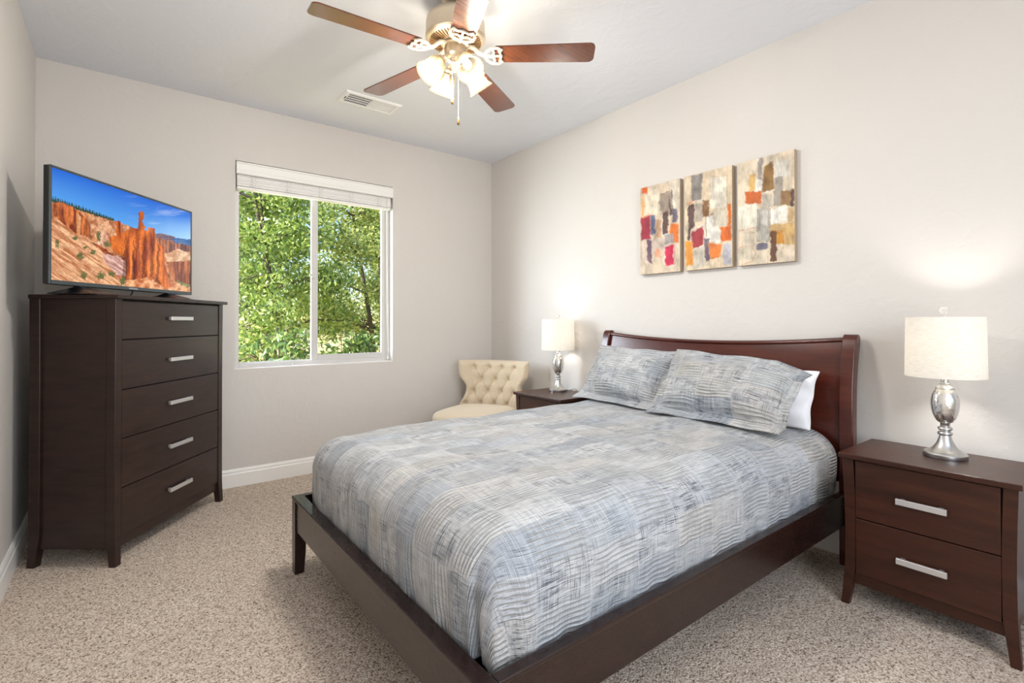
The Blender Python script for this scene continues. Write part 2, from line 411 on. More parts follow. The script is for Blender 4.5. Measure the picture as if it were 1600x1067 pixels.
# curved panel
pf = [(-0.108, 0.395), (-0.108, 0.6), (-0.108, 0.74), (-0.102, 0.85), (-0.091, 0.93), (-0.078, 1.0), (-0.066, 1.05), (-0.056, 1.085)]
pb = [(x + 0.022, z) for x, z in reversed(pf)]
ys = np.linspace(-1.598, -3.124, 41)
ztop = lambda y: 1.099 - 0.036 * (1 - ((y + 2.361) / 0.763) ** 2)
rings = []
for y in ys:
    k = (ztop(y) - 0.395) / (1.099 - 0.395)
    rings.append(B([(x, y, 0.395 + (z - 0.395) * k) for x, z in pf + pb]))
MB().loft(rings).build('headboard_panel', W_HEAD, bed, 50)
rings = []
for y in ys:
    zt = ztop(y) - 0.012
    rings.append(B([(-0.046 + 0.021 * math.cos(a), y, zt + 0.0135 * math.sin(a)) for a in np.linspace(0, 2 * math.pi, 17)[:-1]]))
MB().loft(rings).build('headboard_top_rail', W_HEAD, bed, 60)
bbox(MB(), XF + 0.006, XF + 0.04, YN + 0.05, YFAR - 0.05, 0.203, 0.345).build('foot_rail', W_BED, bed)
bbox(MB(), XF + 0.05, -0.12, YN + 0.004, YN + 0.03, 0.203, 0.345).build('side_rail', W_BED, bed)
bbox(MB(), XF + 0.05, -0.12, YFAR - 0.03, YFAR - 0.004, 0.203, 0.345).build('side_rail', W_BED, bed)
bbox(MB(), XF - 0.002, XF + 0.046, YN, YFAR, 0.343, 0.357).build('rail_cap', W_BED, bed)
bbox(MB(), XF + 0.046, -0.12, YN, YN + 0.034, 0.343, 0.357).build('rail_cap', W_BED, bed)
bbox(MB(), XF + 0.046, -0.12, YFAR - 0.034, YFAR, 0.343, 0.357).build('rail_cap', W_BED, bed)
for y0, y1, sgn in ((YFAR - 0.053, YFAR - 0.002, 1), (YN + 0.002, YN + 0.053, -1)):
    rings = []
    for z_, k in ((0, 0.8), (0.10, 0.95), (0.2, 1.0), (0.344, 1.0)):
        h = 0.0255 * k; xc = XF + 0.0255 - (0.0255 - h) * 0.6; yc = (y0 + y1) / 2 + sgn * (0.0255 - h) * 0.6
        rings.append(B([(xc - h, yc - h, z_), (xc + h, yc - h, z_), (xc + h, yc + h, z_), (xc - h, yc + h, z_)]))
    MB().loft(rings).build('leg', W_BED, bed)
bbox(MB(), XF + 0.046, -0.13, YN + 0.034, YFAR - 0.034, 0.255, 0.27, 0).build('slat_platform', W_BED, bed)
bbox(MB(), -1.2, -1.12, -2.39, -2.31, 0, 0.255, 0).build('centre_leg', W_BED, bed)

mattress = MB().box(-2.10, -0.135, -3.07, -1.66, 0.271, 0.60, 0.06, 4).build('mattress', simple('mattress_ticking', srgb(206, 204, 200), 0.9), None, 60)
tag(mattress, 'pale mattress on the bed frame, almost hidden beneath the grey bedspread', 'mattress')

# fabric of spread and shams: pintuck ridges and crosshatch print in patches
def quilt(name, flip=False):
    m = Mat(name); m.set(Roughness=0.88, Sheen_Weight=0.15)
    uv = m.coord('UV'); sp = m.n.new('ShaderNodeSeparateXYZ'); m.l(uv, sp.inputs[0])
    U, V = sp.outputs[0], sp.outputs[1]
    wob = m.math('MULTIPLY', m.math('SUBTRACT', m.noise(uv, 7, 2), 0.5), 0.035)
    U2 = m.math('ADD', U, wob); V2 = m.math('ADD', V, m.math('MULTIPLY', wob, 0.6))
    CU, CV = 0.40, 0.108
    row = m.math('FLOOR', m.math('DIVIDE', V2, CV))
    Us = m.math('ADD', m.math('DIVIDE', U2, CU), m.math('MULTIPLY', row, 0.5))
    cu = m.math('FLOOR', Us)
    cmb = m.n.new('ShaderNodeCombineXYZ'); m.l(cu, cmb.inputs[0]); m.l(row, cmb.inputs[1])
    wn_ = m.n.new('ShaderNodeTexWhiteNoise'); wn_.noise_dimensions = '2D'; m.l(cmb.outputs[0], wn_.inputs['Vector'])
    rnd = wn_.outputs['Value']; rcol = wn_.outputs['Color']; srgbc = m.n.new('ShaderNodeSeparateColor'); m.l(rcol, srgbc.inputs[0])
    # sub-cell: half of each cell carries the tucks
    fu = m.math('FRACT', Us); fv = m.math('FRACT', m.math('DIVIDE', V2, CV))
    ridge_mask = m.math('LESS_THAN', fu, 0.5)
    # soft mask
    d = m.math('MINIMUM', m.math('MULTIPLY', fu, 2.0), m.math('SUBTRACT', 1.0, m.math('MULTIPLY', fu, 2.0)))
    soft = m.math('MULTIPLY', d, 8.0, clamp=True)
    # ridges run along U, repeated in V
    ph = m.math('MULTIPLY', V2, 2 * math.pi / 0.0154)
    rid = m.math('POWER', m.math('ABSOLUTE', m.math('SINE', m.math('MULTIPLY', ph, 0.5))), 0.5)
    rid = m.math('SUBTRACT', 1.0, rid)   # narrow raised crest lines
    h_r = m.math('MULTIPLY', rid, m.math('MULTIPLY', soft, ridge_mask))
    # everywhere a faint crinkle
    crk = m.noise(m.mapping(uv, (18, 70, 1)), 1.0, 4, 0.6, 0.5)
    weave = m.noise(m.mapping(uv, (400, 400, 1)), 1.0, 1)
    # colours
    big = m.noise(uv, 3.2, 3)
    pal = m.ramp(m.math('ADD', m.math('MULTIPLY', rnd, 0.7), m.math('MULTIPLY', big, 0.3)), [(0.2, srgb(154, 160, 167)), (0.45, srgb(192, 193, 192)), (0.62, srgb(172, 175, 179)), (0.78, srgb(187, 184, 179)), (0.95, srgb(154, 160, 169))])
    warm = m.noise(uv, 2.0, 2)
    pal = m.mix(m.math('MULTIPLY', m.math('SUBTRACT', warm, 0.50, clamp=True), 2.2, clamp=True), pal, srgb(184, 180, 173))
    l1 = m.noise(m.mapping(uv, (11, 300, 1)), 1.0, 2, 0.7)
    l2 = m.noise(m.mapping(uv, (300, 11, 1)), 1.0, 2, 0.7)
    f1 = m.noise(m.mapping(uv, (30, 700, 1)), 1.0, 1); f2 = m.noise(m.mapping(uv, (700, 30, 1)), 1.0, 1)
    wash = m.noise(m.mapping(uv, (14, 26, 1)), 1.0, 4)
    patch = m.noise(uv, 9, 3)
    dark_cell = m.math('MULTIPLY', m.math('GREATER_THAN', srgbc.outputs[1], 0.35), m.math('SUBTRACT', 1.0, ridge_mask))
    amt = m.math('MULTIPLY', m.math('SUBTRACT', patch, 0.24, clamp=True), 4.0, clamp=True)
    on = m.math('MULTIPLY', m.math('ADD', m.math('MULTIPLY', dark_cell, 0.35), 0.65), amt)
    k1 = m.math('MULTIPLY', m.math('SUBTRACT', l1, 0.508, clamp=True), 9.0, clamp=True)
    k2 = m.math('MULTIPLY', m.math('SUBTRACT', l2, 0.53, clamp=True), 9.0, clamp=True)
    lines = m.math('MAXIMUM', k1, m.math('MULTIPLY', k2, 0.85))
    w = m.math('MULTIPLY', m.math('SUBTRACT', wash, 0.44, clamp=True), 2.2, clamp=True)
    col = m.mix(m.math('MULTIPLY', w, m.math('ADD', m.math('MULTIPLY', dark_cell, 0.75), 0.35)), pal, srgb(108, 114, 122))
    fine = m.math('MULTIPLY', m.math('SUBTRACT', m.math('MAXIMUM', f1, f2), 0.60, clamp=True), 4.0, clamp=True)
    col = m.mix(m.math('MULTIPLY', fine, 0.35), col, srgb(96, 102, 112))
    col = m.mix(m.math('MULTIPLY', m.math('MULTIPLY', lines, on), 0.92), col, srgb(44, 48, 55))
    wl1 = m.math('MULTIPLY', m.math('SUBTRACT', m.noise(m.mapping(uv, (240, 5, 1)), 1.0, 2), 0.56, clamp=True), 7.0, clamp=True)
    wl2 = m.math('MULTIPLY', m.math('SUBTRACT', m.noise(m.mapping(uv, (5, 240, 1)), 1.0, 2), 0.57, clamp=True), 7.0, clamp=True)
    col = m.mix(m.math('MULTIPLY', m.math('MAXIMUM', wl1, wl2), 0.45), col, srgb(208, 209, 208))
    col = m.mix(m.math('MULTIPLY', m.math('MULTIPLY', h_r, h_r), 0.8), col, srgb(214, 212, 206))
    m.l(col, m.b.inputs['Base Color'])
    hh = m.math('ADD', m.math('MULTIPLY', h_r, 1.0), m.math('ADD', m.math('MULTIPLY', crk, 0.55), m.math('MULTIPLY', weave, 0.05)))
    m.bump(hh, 0.9, 0.008)
    return m.m
W_QUILT = quilt('quilt_fabric')

# bedspread
def make_spread():
    x_head, x_foot, y_far, y_near = -0.14, -2.184, -1.605, -3.108
    ZT, ZB, RR = 0.652, 0.325, 0.14
    px0, py0, py1 = x_foot + RR, y_far - RR, y_near + RR         # plateau rectangle
    drop = (math.pi / 2) * RR + (ZT - RR - ZB)
    us = np.concatenate([np.linspace(-drop, 0, 60)[:-1], np.linspace(0, x_head - px0, 110)])      # u<0 beyond the foot edge
    wv = py0 - py1
    vs = np.concatenate([np.linspace(-drop, 0, 60)[:-1], np.linspace(0, wv, 90)[:-1], np.linspace(wv, wv + drop, 60)])
    UU, VV = np.meshgrid(us, vs, indexing='ij')
    du = np.maximum(0, -UU); dv = np.where(VV < 0, VV, np.where(VV > wv, VV - wv, 0.0))
    a, b = np.abs(du), np.abs(dv)
    mx = np.maximum(a, b) + 1e-9
    p = 2 + 10 * np.clip(mx / (RR * 1.3), 0, 1) ** 2
    d = mx * ((a / mx) ** p + (b / mx) ** p) ** (1 / p)
    th = np.arctan2(b, a)
    # squeeze the corner angle so that the hem keeps level
    hor = np.where(d < RR * math.pi / 2, RR * np.sin(np.clip(d / RR, 0, math.pi / 2)), RR)
    ver = np.where(d < RR * math.pi / 2, RR * (1 - np.cos(np.clip(d / RR, 0, math.pi / 2))), RR + d - RR * math.pi / 2)
    t = np.clip(ver / (ZT - ZB), 0, 1)
    hor = hor + 0.010 * np.sin(t * math.pi) - 0.004 * t ** 3                 # belly, tucked at the hem
    both = (a > 0) & (b > 0)
    fold = np.exp(-((th - 0.80) / 0.20) ** 2) - 0.9 * np.exp(-((th - 0.47) / 0.09) ** 2)
    hor = hor + np.where(both, fold * 0.028 * t, 0)
    X = np.maximum(UU, 0) + px0; Y = py0 - np.clip(VV, 0, wv)
    X = X - np.cos(th) * hor * (d > 1e-6); Y = Y - np.sin(th) * np.sign(dv) * hor * (d > 1e-6)
    crown = 0.008 * np.clip(1 - ((np.clip(VV, 0, wv) - wv / 2) / (wv / 2)) ** 2, 0, 1)
    Z = ZT - ver + crown * np.clip((px0 + np.maximum(UU, 0) + 2.17) / 0.4, 0, 1)
    # sag towards the near head corner, soft unevenness and hem ripples
    Z -= 0.018 * np.clip((Y - (-2.75)) / -0.35, 0, 1) * np.clip((X + 0.9) / 0.7, 0, 1) * (1 - t)
    n = 0.004 * np.sin(X * 9 + Y * 5) + 0.003 * np.sin(X * 17 - Y * 11 + 1.3) + 0.0025 * np.sin(Y * 23 + X * 6)
    Z += n * (1 - t)
    rip = (0.004 * np.sin((X - Y) * 31) + 0.003 * np.sin((X - Y) * 67 + 1)) * t
    X -= np.cos(th) * rip * (d > 0); Y -= np.sin(th) * np.sign(dv) * rip * (d > 0)
    Z += t ** 6 * (0.004 * np.sin((X - Y) * 23))
    P = np.stack([X, Y, Z], -1)
    mb = MB().grid(P)
    me = mb.mesh('bedspread')
    add_uv(me, np.stack([UU.ravel(), VV.ravel()], -1))
    o = link('bedspread', me, W_QUILT, None, 'all')
    s = o.modifiers.new('thickness', 'SOLIDIFY'); s.thickness = 0.006; s.offset = -1
    return tag(o, 'grey, blue and beige crosshatched pintuck bedspread covering the bed', 'bedspread')
make_spread()

# pillows
def make_pillow(name, BL, BR, TL, TR, thick, flange, mat, label, cat, group=None, lip=0.0, uv0=(0, 0), seed=0, droop=0.0, nrm=None):
    BL, BR, TL, TR = [np.array(q, float) for q in (BL, BR, TL, TR)]
    Wd = np.linalg.norm(BR - BL); Ht = np.linalg.norm(TL - BL)
    N = np.cross(BR - BL, TL - BL); N /= np.linalg.norm(N)
    if N[0] > 0: N = -N                                                  # face the foot of the bed
    fu, fv = flange / Wd * 2, flange / Ht * 2
    r2 = np.random.default_rng(seed); ph = r2.uniform(0, 6.28, 8)
    nu, nv = 61, 47
    def lin(n, f): return np.concatenate([np.linspace(-1, -1 + f, 6)[:-1], np.linspace(-1 + f, 1 - f, n - 10), np.linspace(1 - f, 1, 6)[1:]]) if f > 0 else np.linspace(-1, 1, n)
    u = lin(nu, fu); v = lin(nv, fv)
    U, V = np.meshgrid(u, v, indexing='ij')
    a = np.clip(np.abs(U) / (1 - fu), 0, 1); b = np.clip(np.abs(V) / (1 - fv), 0, 1)
    pr = ((1 - a ** 2.6) * (1 - b ** 2.6)) ** 0.55
    pr = pr * (1 + 0.18 * -V)                                              # heavier at the bottom
    # pinched outline between the corners
    su = U * (1 - 0.035 * (1 - V ** 2)); sv = V * (1 - 0.04 * (1 - U ** 2))
    s = (su + 1) / 2; t = (sv + 1) / 2
    base = ((1 - s) * (1 - t))[..., None] * BL + (s * (1 - t))[..., None] * BR + ((1 - s) * t)[..., None] * TL + (s * t)[..., None] * TR
    wr = 0.006 * np.sin(U * 5 + V * 4 + ph[0]) + 0.005 * np.sin(U * 9 - V * 6 + ph[1]) + 0.004 * np.sin(V * 11 + U * 3 + ph[2])
    ed = np.maximum(np.abs(U), np.abs(V)) ** 6
    wave = ed * (0.008 * np.sin(U * 8 + ph[3]) + 0.008 * np.sin(V * 7 + ph[4]))
    P = []
    for side in (1, -1):
        off = side * (pr * thick * (0.6 if side > 0 else 0.4) + 0.002) + wr * np.minimum(1, pr * 3) * (1 if side > 0 else .4) + wave
        q = base + off[..., None] * N
        if flange > 0 and lip > 0:                                          # lower flange lies forward on the bed
            k = np.clip((-V - (1 - fv)) / fv, 0, 1)
            q[..., 0] -= k * lip; q[..., 2] += k * flange * 0.2
        if droop:                                                          # upper right corner hangs forward
            k = np.clip((U - 0.55) / 0.45, 0, 1) * np.clip((V - 0.3) / 0.7, 0, 1)
            q = q + (k * droop)[..., None] * np.array([-0.7, -0.2, -0.75])
        P.append(q)
    mb = MB(); mb.grid(P[0]); n0 = nu * nv; mb.grid(P[1])
    ring = [(i, 0) for i in range(nu)] + [(nu - 1, j) for j in range(1, nv)] + [(i, nv - 1) for i in range(nu - 2, -1, -1)] + [(0, j) for j in range(nv - 2, 0, -1)]
    for k in range(len(ring)):
        p, q = ring[k], ring[(k + 1) % len(ring)]
        i0, i1 = p[0] * nv + p[1], q[0] * nv + q[1]
        mb.f.append((i0, i1, i1 + n0, i0 + n0))
    me = mb.mesh(name)
    uvv = np.stack([(U + 1) / 2 * Wd + uv0[0], (V + 1) / 2 * Ht + uv0[1]], -1).reshape(-1, 2)
    add_uv(me, np.concatenate([uvv, uvv]))
    o = link(name, me, mat, None, 'all')
    return tag(o, label, cat, group)
zb = 0.652
make_pillow('pillow', (-0.225, -1.70, zb + .025), (-0.225, -2.28, zb + .025), (-0.145, -1.70, 0.95), (-0.145, -2.28, 0.95), 0.07, 0, WHITE_CLOTH, 'white pillow mostly hidden behind the left grey sham', 'pillow', 'white pillows', seed=3)
make_pillow('pillow', (-0.30, -2.42, zb + .02), (-0.265, -3.045, zb + .0), (-0.150, -2.42, 0.955), (-0.155, -3.045, 0.930), 0.12, 0, WHITE_CLOTH, 'white pillow showing past the right end of the right grey sham', 'pillow', 'white pillows', seed=4)
make_pillow('pillow_sham', (-0.40, -1.585, zb), (-0.44, -2.27, zb), (-0.235, -1.665, 1.015), (-0.235, -2.33, 0.995), 0.15, 0.045, W_QUILT, 'grey pintuck pillow sham on the window side of the bed', 'pillow', 'grey shams', lip=0.035, uv0=(5.03, 3.02), seed=1)
make_pillow('pillow_sham', (-0.515, -2.285, zb + .010), (-0.490, -3.02, zb + 0.002), (-0.275, -2.305, 1.02), (-0.275, -3.065, 0.985), 0.17, 0.045, W_QUILT, 'grey pintuck pillow sham with flopped upper corner, on the nightstand side', 'pillow', 'grey shams', lip=0.04, uv0=(7.11, 6.05), seed=2, droop=0.075)

# ------------------------------------------------------------------ table lamps
sm = Mat('linen_shade'); sm.n.remove(sm.b)
c = sm.coord('Object')
th = sm.noise(sm.mapping(c, (40, 40, 420)), 1.0, 2)
colr = sm.ramp(th, [(0.3, srgb(236, 232, 224)), (0.7, srgb(252, 250, 246))])
df = sm.n.new('ShaderNodeBsdfDiffuse'); sm.l(colr, df.inputs[0])
tl = sm.n.new('ShaderNodeBsdfTranslucent'); sm.l(colr, tl.inputs[0])
mxs = sm.n.new('ShaderNodeMixShader'); mxs.inputs[0].default_value = 0.5; sm.l(df.outputs[0], mxs.inputs[1]); sm.l(tl.outputs[0], mxs.inputs[2]); sm.l(mxs.outputs[0], sm.o.inputs[0])
W_SHADE = sm.m
mg = Mat('mercury_glass'); mg.set(Metallic=0.9, Roughness=0.2)
c = mg.coord('Object'); nn = mg.noise(c, 90, 5, 0.7)
zz = mg.n.new('ShaderNodeSeparateXYZ'); mg.l(c, zz.inputs[0])
low = mg.math('SUBTRACT', 0.20, zz.outputs[2]); low = mg.math('MULTIPLY', low, 4.0, clamp=True)
f = mg.math('GREATER_THAN', mg.math('ADD', nn, mg.math('MULTIPLY', low, 0.30)), 0.62)
mg.l(mg.mix(f, srgb(232, 230, 226), srgb(120, 112, 102)), mg.b.inputs['Base Color'])
mg.bump(mg.noise(c, 45, 4), 0.45, 0.004)
W_MERC = mg.m
cg = Mat('crystal'); cg.set(Base_Color=(0.95, 0.95, 0.95, 1), Roughness=0.05, Transmission_Weight=0.8, IOR=1.45); W_CRYS = cg.m
def emit(name, col, s):
    m = Mat(name); m.n.remove(m.b); e = m.n.new('ShaderNodeEmission'); e.inputs[0].default_value = col; e.inputs[1].default_value = s; m.l(e.outputs[0], m.o.inputs[0]); return m.m
W_BULB = emit('lit_bulb', (1.0, 0.86, 0.62, 1), 5.0)
def make_lamp(loc, label, power):
    t = thing('table_lamp', label, 'lamp', loc, 0, 'matching table lamps')
    MB().lathe([(0, 0), (0.070, 0), (0.0715, 0.003), (0.0715, 0.016), (0.068, 0.020), (0.062, 0.021), (0.050, 0.029), (0.040, 0.038), (0.031, 0.052), (0.024, 0.068), (0.0195, 0.082), (0.0185, 0.090)], 56).build('base', STEEL, t, 35)
    MB().lathe([(0.0185, 0.088), (0.023, 0.091), (0.025, 0.096), (0.023, 0.101), (0.017, 0.104), (0.017, 0.107), (0.022, 0.110), (0.0245, 0.115), (0.022, 0.120), (0.016, 0.123), (0.0155, 0.136), (0.019, 0.139), (0.022, 0.142)], 40).build('collar', STEEL, t, 60)
    MB().lathe([(0.018, 0.138), (0.026, 0.143), (0.034, 0.156), (0.040, 0.172), (0.0445, 0.192), (0.0465, 0.214), (0.0455, 0.236), (0.041, 0.255), (0.034, 0.270), (0.028, 0.279), (0.026, 0.282)], 48).build('glass_globe', W_MERC, t, 'all')
    MB().lathe([(0.0285, 0.272), (0.0315, 0.275), (0.030, 0.281), (0.020, 0.289), (0.017, 0.293), (0.0175, 0.298), (0.013, 0.301), (0.0125, 0.335), (0.009, 0.34), (0.0045, 0.345), (0.0035, 0.575)], 36).build('neck', STEEL, t, 35)
    a = 2 * math.pi / 3
    zs0, zs1 = 0.325, 0.567
    MB().lathe([(0.1305, zs0), (0.1270, zs1), (0.1255, zs1), (0.129, zs0)], 72, closed=True).build('lamp_shade', W_SHADE, t, 35)
    mb = MB()
    for k in range(3): mb.tube([(0.004 * math.cos(a * k), 0.004 * math.sin(a * k), 0.560), (0.126 * math.cos(a * k), 0.126 * math.sin(a * k), 0.556)], 0.0018, 6)
    mb.build('shade_spider', STEEL, t)
    MB().lathe([(0.006, 0.572), (0.008, 0.575), (0.008, 0.578), (0.010, 0.580), (0.016, 0.590), (0.0165, 0.597), (0.012, 0.606), (0, 0.610)], 24).build('finial', W_CRYS, t, 'all')
    MB().lathe([(0.013, 0.37), (0.014, 0.40), (0.022, 0.425), (0.028, 0.445), (0.026, 0.463), (0.016, 0.474), (0, 0.478)], 20).build('bulb', W_BULB, t, 'all')
    lamp('table_lamp_light', 'POINT', (0.045, 0, 0.45), power, (1.0, 0.965, 0.92), radius=0.03, parent=t)
    return t
make_lamp((-0.237, -3.544, 0.628), 'silver table lamp with white drum shade on the nightstand with two visible drawer pulls', 6.5)
far_lamp = make_lamp((-0.156, -1.141, 0.628), 'silver table lamp with white drum shade on the nightstand beside the tufted chair', 3.2)
MB().tube([(-0.09, -1.15, 0.633), (-0.07, -1.19, 0.634), (-0.05, -1.215, 0.645), (-0.03, -1.22, 0.634), (-0.014, -1.21, 0.60), (-0.010, -1.2, 0.3)], 0.0025, 8).build('lamp_cord', simple('clear_cord', srgb(150, 148, 142), 0.3))
tag(bpy.data.objects['lamp_cord'], 'thin lamp cord running off the back of the nightstand beside the chair', 'cord')

# ------------------------------------------------------------------ vertex-painted pictures (flat picture content: TV screen, canvases)
def vnoise(x, y, seed=0):
    xi = np.floor(x).astype(np.int64); yi = np.floor(y).astype(np.int64); xf = x - xi; yf = y - yi
    def h(a, b):
        n = (a * 374761393 + b * 668265263 + seed * 974711) & 0x7fffffff
        n = ((n ^ (n >> 13)) * 1274126177) & 0x7fffffff
        return ((n ^ (n >> 16)) & 0xffff) / 65535.0
    sx = xf * xf * (3 - 2 * xf); sy = yf * yf * (3 - 2 * yf)
    return (h(xi, yi) * (1 - sx) + h(xi + 1, yi) * sx) * (1 - sy) + (h(xi, yi + 1) * (1 - sx) + h(xi + 1, yi + 1) * sx) * sy
def fbm(x, y, seed=0, o=4):
    r = 0; a = 0.5
    for k in range(o): r = r + a * vnoise(x * 2 ** k, y * 2 ** k, seed + k); a *= 0.5
    return r / (1 - 0.5 ** o)
def homog(src, dst):
    A = []; b = []
    for (x, y), (u, v) in zip(src, dst):
        A += [[x, y, 1, 0, 0, 0, -u * x, -u * y], [0, 0, 0, x, y, 1, -v * x, -v * y]]; b += [u, v]
    h = np.linalg.solve(np.array(A, float), np.array(b, float)); return np.append(h, 1).reshape(3, 3)
def inpoly(X, Y, poly):
    r = np.zeros(X.shape, bool); n = len(poly)
    for i in range(n):
        x0, y0 = poly[i]; x1, y1 = poly[(i + 1) % n]
        if y0 == y1: continue
        c = ((y0 > Y) != (y1 > Y)) & (X < (x1 - x0) * (Y - y0) / (y1 - y0) + x0); r ^= c
    return r
lin3 = lambda c: np.array(srgb(*c)[:3])
def picture(name, w, h, nx, ny, corners, painter, mat, parent, M):
    """flat grid w x h (local x right, z up), colours from painter(X, Y) evaluated in sketch coordinates"""
    xs = np.linspace(0, 1, nx); ysn = np.linspace(0, 1, ny)
    S, T = np.meshgrid(xs, ysn, indexing='ij')
    Hm = homog([(0, 0), (1, 0), (1, 1), (0, 1)], corners)                    # T runs downward
    q = np.stack([S, T, np.ones_like(S)], -1) @ Hm.T
    X, Y = q[..., 0] / q[..., 2], q[..., 1] / q[..., 2]
    colr = painter(X, Y)
    P = np.stack([(S - 0.5) * w, np.zeros_like(S), (0.5 - T) * h], -1)
    mb = MB().grid(P); me = mb.mesh(name, fix=False)
    at = me.color_attributes.new('Col', 'FLOAT_COLOR', 'POINT')
    at.data.foreach_set('color', np.concatenate([colr, np.ones(colr.shape[:2] + (1,))], -1).astype(np.float32).ravel())
    o = link(name, me, mat, parent); o.matrix_local = M
    return o

def paint_tv(X, Y):
    C = np.zeros(X.shape + (3,))
    g = np.clip((Y - 225 - (X - 290) * 0.30) / 230, 0, 1)[..., None]
    C[:] = lin3((10, 98, 208)) * (1 - g) + lin3((88, 168, 236)) * g
    hz = np.clip((X - 700) / 350, 0, 1)[..., None] * np.clip((Y - 480) / 130, 0, 1)[..., None]
    C = C * (1 - hz) + lin3((170, 212, 244)) * hz
    cl = (np.clip(fbm(X / 120, Y / 25, 5) - 0.60, 0, 1) * 1.6)[..., None] * np.clip((X - 650) / 300, 0, 1)[..., None]
    C = C * (1 - cl) + lin3((220, 234, 246)) * cl
    jx = (fbm(X / 14, Y / 14, 9) - 0.5) * 16; jy = (fbm(X / 11, Y / 11, 12) - 0.5) * 16
    jl = (fbm(X / 5, Y / 5, 19) - 0.5) * 8
    def lay(poly, fn, j=1.0):
        m = inpoly(X + (jx + jl) * j, Y + (jy + jl) * j, poly); C[m] = fn()[m]
    def rock(a, b, sx, sy, seed, shade=0.0, skew=0.0):
        def fn():
            if skew: S_, T_ = (X * 0.82 + Y * 0.57) / 70, (-X * 0.57 + Y * 0.82) / 8
            else: S_, T_ = X / sx, Y / sy
            n = fbm(S_, T_, seed, 5); n = np.clip((n - 0.32) * 2.6, 0, 1)[..., None]
            f = fbm(X / 7, Y / 9, seed + 3, 3)[..., None] * 0.7 + 0.65
            return (lin3(a) * (1 - n) + lin3(b) * n) * f
        return fn
    lay([(850, 590), (880, 580), (965, 598), (975, 640), (850, 620)], rock((88, 68, 92), (140, 108, 112), 30, 5, 61), .5)
    lay([(960, 604), (1060, 612), (1060, 650), (960, 640)], rock((40, 88, 150), (82, 120, 170), 40, 6, 62), .4)
    lay([(280, 412), (345, 422), (430, 452), (520, 482), (640, 518), (720, 545), (800, 575), (862, 604), (960, 630), (1075, 652), (1075, 930), (280, 870)], rock((120, 58, 28), (222, 150, 100), 22, 60, 21))
    lay([(860, 606), (960, 632), (1075, 652), (1075, 720), (900, 690)], rock((92, 44, 30), (196, 120, 82), 9, 60, 27))
    lay([(500, 490), (720, 545), (740, 620), (600, 640), (500, 600)], rock((170, 100, 62), (234, 178, 136), 16, 22, 22))
    # pines on the rim
    for k in range(46):
        x = 292 + k * 7.4 + (k * 37 % 5); yb = 413 + (x - 292) * 0.298 + (k * 13 % 5); hgt = 30 - k * 0.42 + (k * 29 % 8)
        m = (np.abs(X - x) < 5.5 * np.clip((Y - (yb - hgt)) / hgt, 0, 1)) & (Y < yb + 4) & (Y > yb - hgt); C[m] = lin3((38, 66, 52))
    lay([(300, 428), (345, 420), (385, 436), (440, 470), (485, 520), (494, 612), (470, 606), (445, 615), (400, 575), (310, 505)], rock((112, 34, 10), (226, 124, 62), 13, 80, 23))
    lay([(425, 470), (448, 500), (445, 612), (428, 600)], rock((206, 140, 90), (240, 186, 140), 13, 80, 24), .6)
    lay([(280, 512), (330, 520), (400, 590), (470, 610), (600, 690), (690, 790), (690, 900), (280, 870)], rock((178, 104, 62), (244, 192, 146), 50, 10, 25, skew=-1.2))
    lay([(505, 640), (560, 665), (640, 720), (690, 720), (690, 800), (600, 730)], rock((116, 44, 16), (176, 84, 40), 20, 20, 28))
    lay([(560, 700), (640, 715), (690, 745), (692, 830), (640, 820), (585, 760)], rock((176, 120, 110), (232, 192, 178), 30, 10, 29, skew=-1))
    lay([(530, 650), (560, 560), (600, 620), (600, 668), (560, 668)], rock((190, 130, 100), (236, 190, 160), 14, 14, 30))
    lay([(600, 612), (640, 600), (636, 525), (650, 512), (664, 520), (668, 590), (700, 566), (760, 556), (766, 520), (764, 470), (778, 458), (794, 466), (795, 492), (786, 515), (800, 545), (798, 568), (815, 572), (814, 548), (856, 556), (862, 640), (902, 652), (908, 760), (938, 858), (928, 900), (850, 860), (740, 850), (690, 842), (692, 720), (620, 690)],
        rock((130, 40, 6), (236, 122, 40), 20, 130, 31), .7)
    for x0, w0 in ((690, 12), (738, 9), (790, 6), (838, 10), (872, 8)):
        m = (np.abs(X - x0 - (fbm(Y / 30, Y * 0, 41) - 0.5) * 22) < w0 * np.clip((Y - 600) / 160, 0, 1)) & (Y < 850 + (x0 - 690) * 0.12) & (Y > 585); C[m] = C[m] * 0.42
    for x0, w0 in ((720, 10), (765, 12), (815, 10), (858, 6), (890, 8)):
        m = (np.abs(X - x0 - (fbm(Y / 30, Y * 0, 44) - 0.5) * 16) < w0) & (Y > 610 + (x0 - 720) * .3) & (Y < 840); C[m] = C[m] * 1.15 + 0.02
    lay([(910, 700), (980, 668), (1065, 690), (1065, 745), (920, 745)], rock((200, 140, 96), (240, 200, 160), 30, 16, 32))
    lay([(915, 742), (1065, 736), (1065, 875), (960, 850), (930, 800)], rock((116, 44, 12), (224, 130, 68), 11, 120, 33))
    lay([(930, 840), (1000, 875), (1065, 890), (1065, 930), (700, 905), (690, 850), (760, 845), (830, 830), (850, 860), (925, 900)], rock((190, 100, 52), (244, 184, 134), 26, 20, 34))
    lay([(975, 850), (1045, 872), (1040, 890), (980, 868)], rock((110, 110, 60), (150, 140, 90), 12, 8, 38))
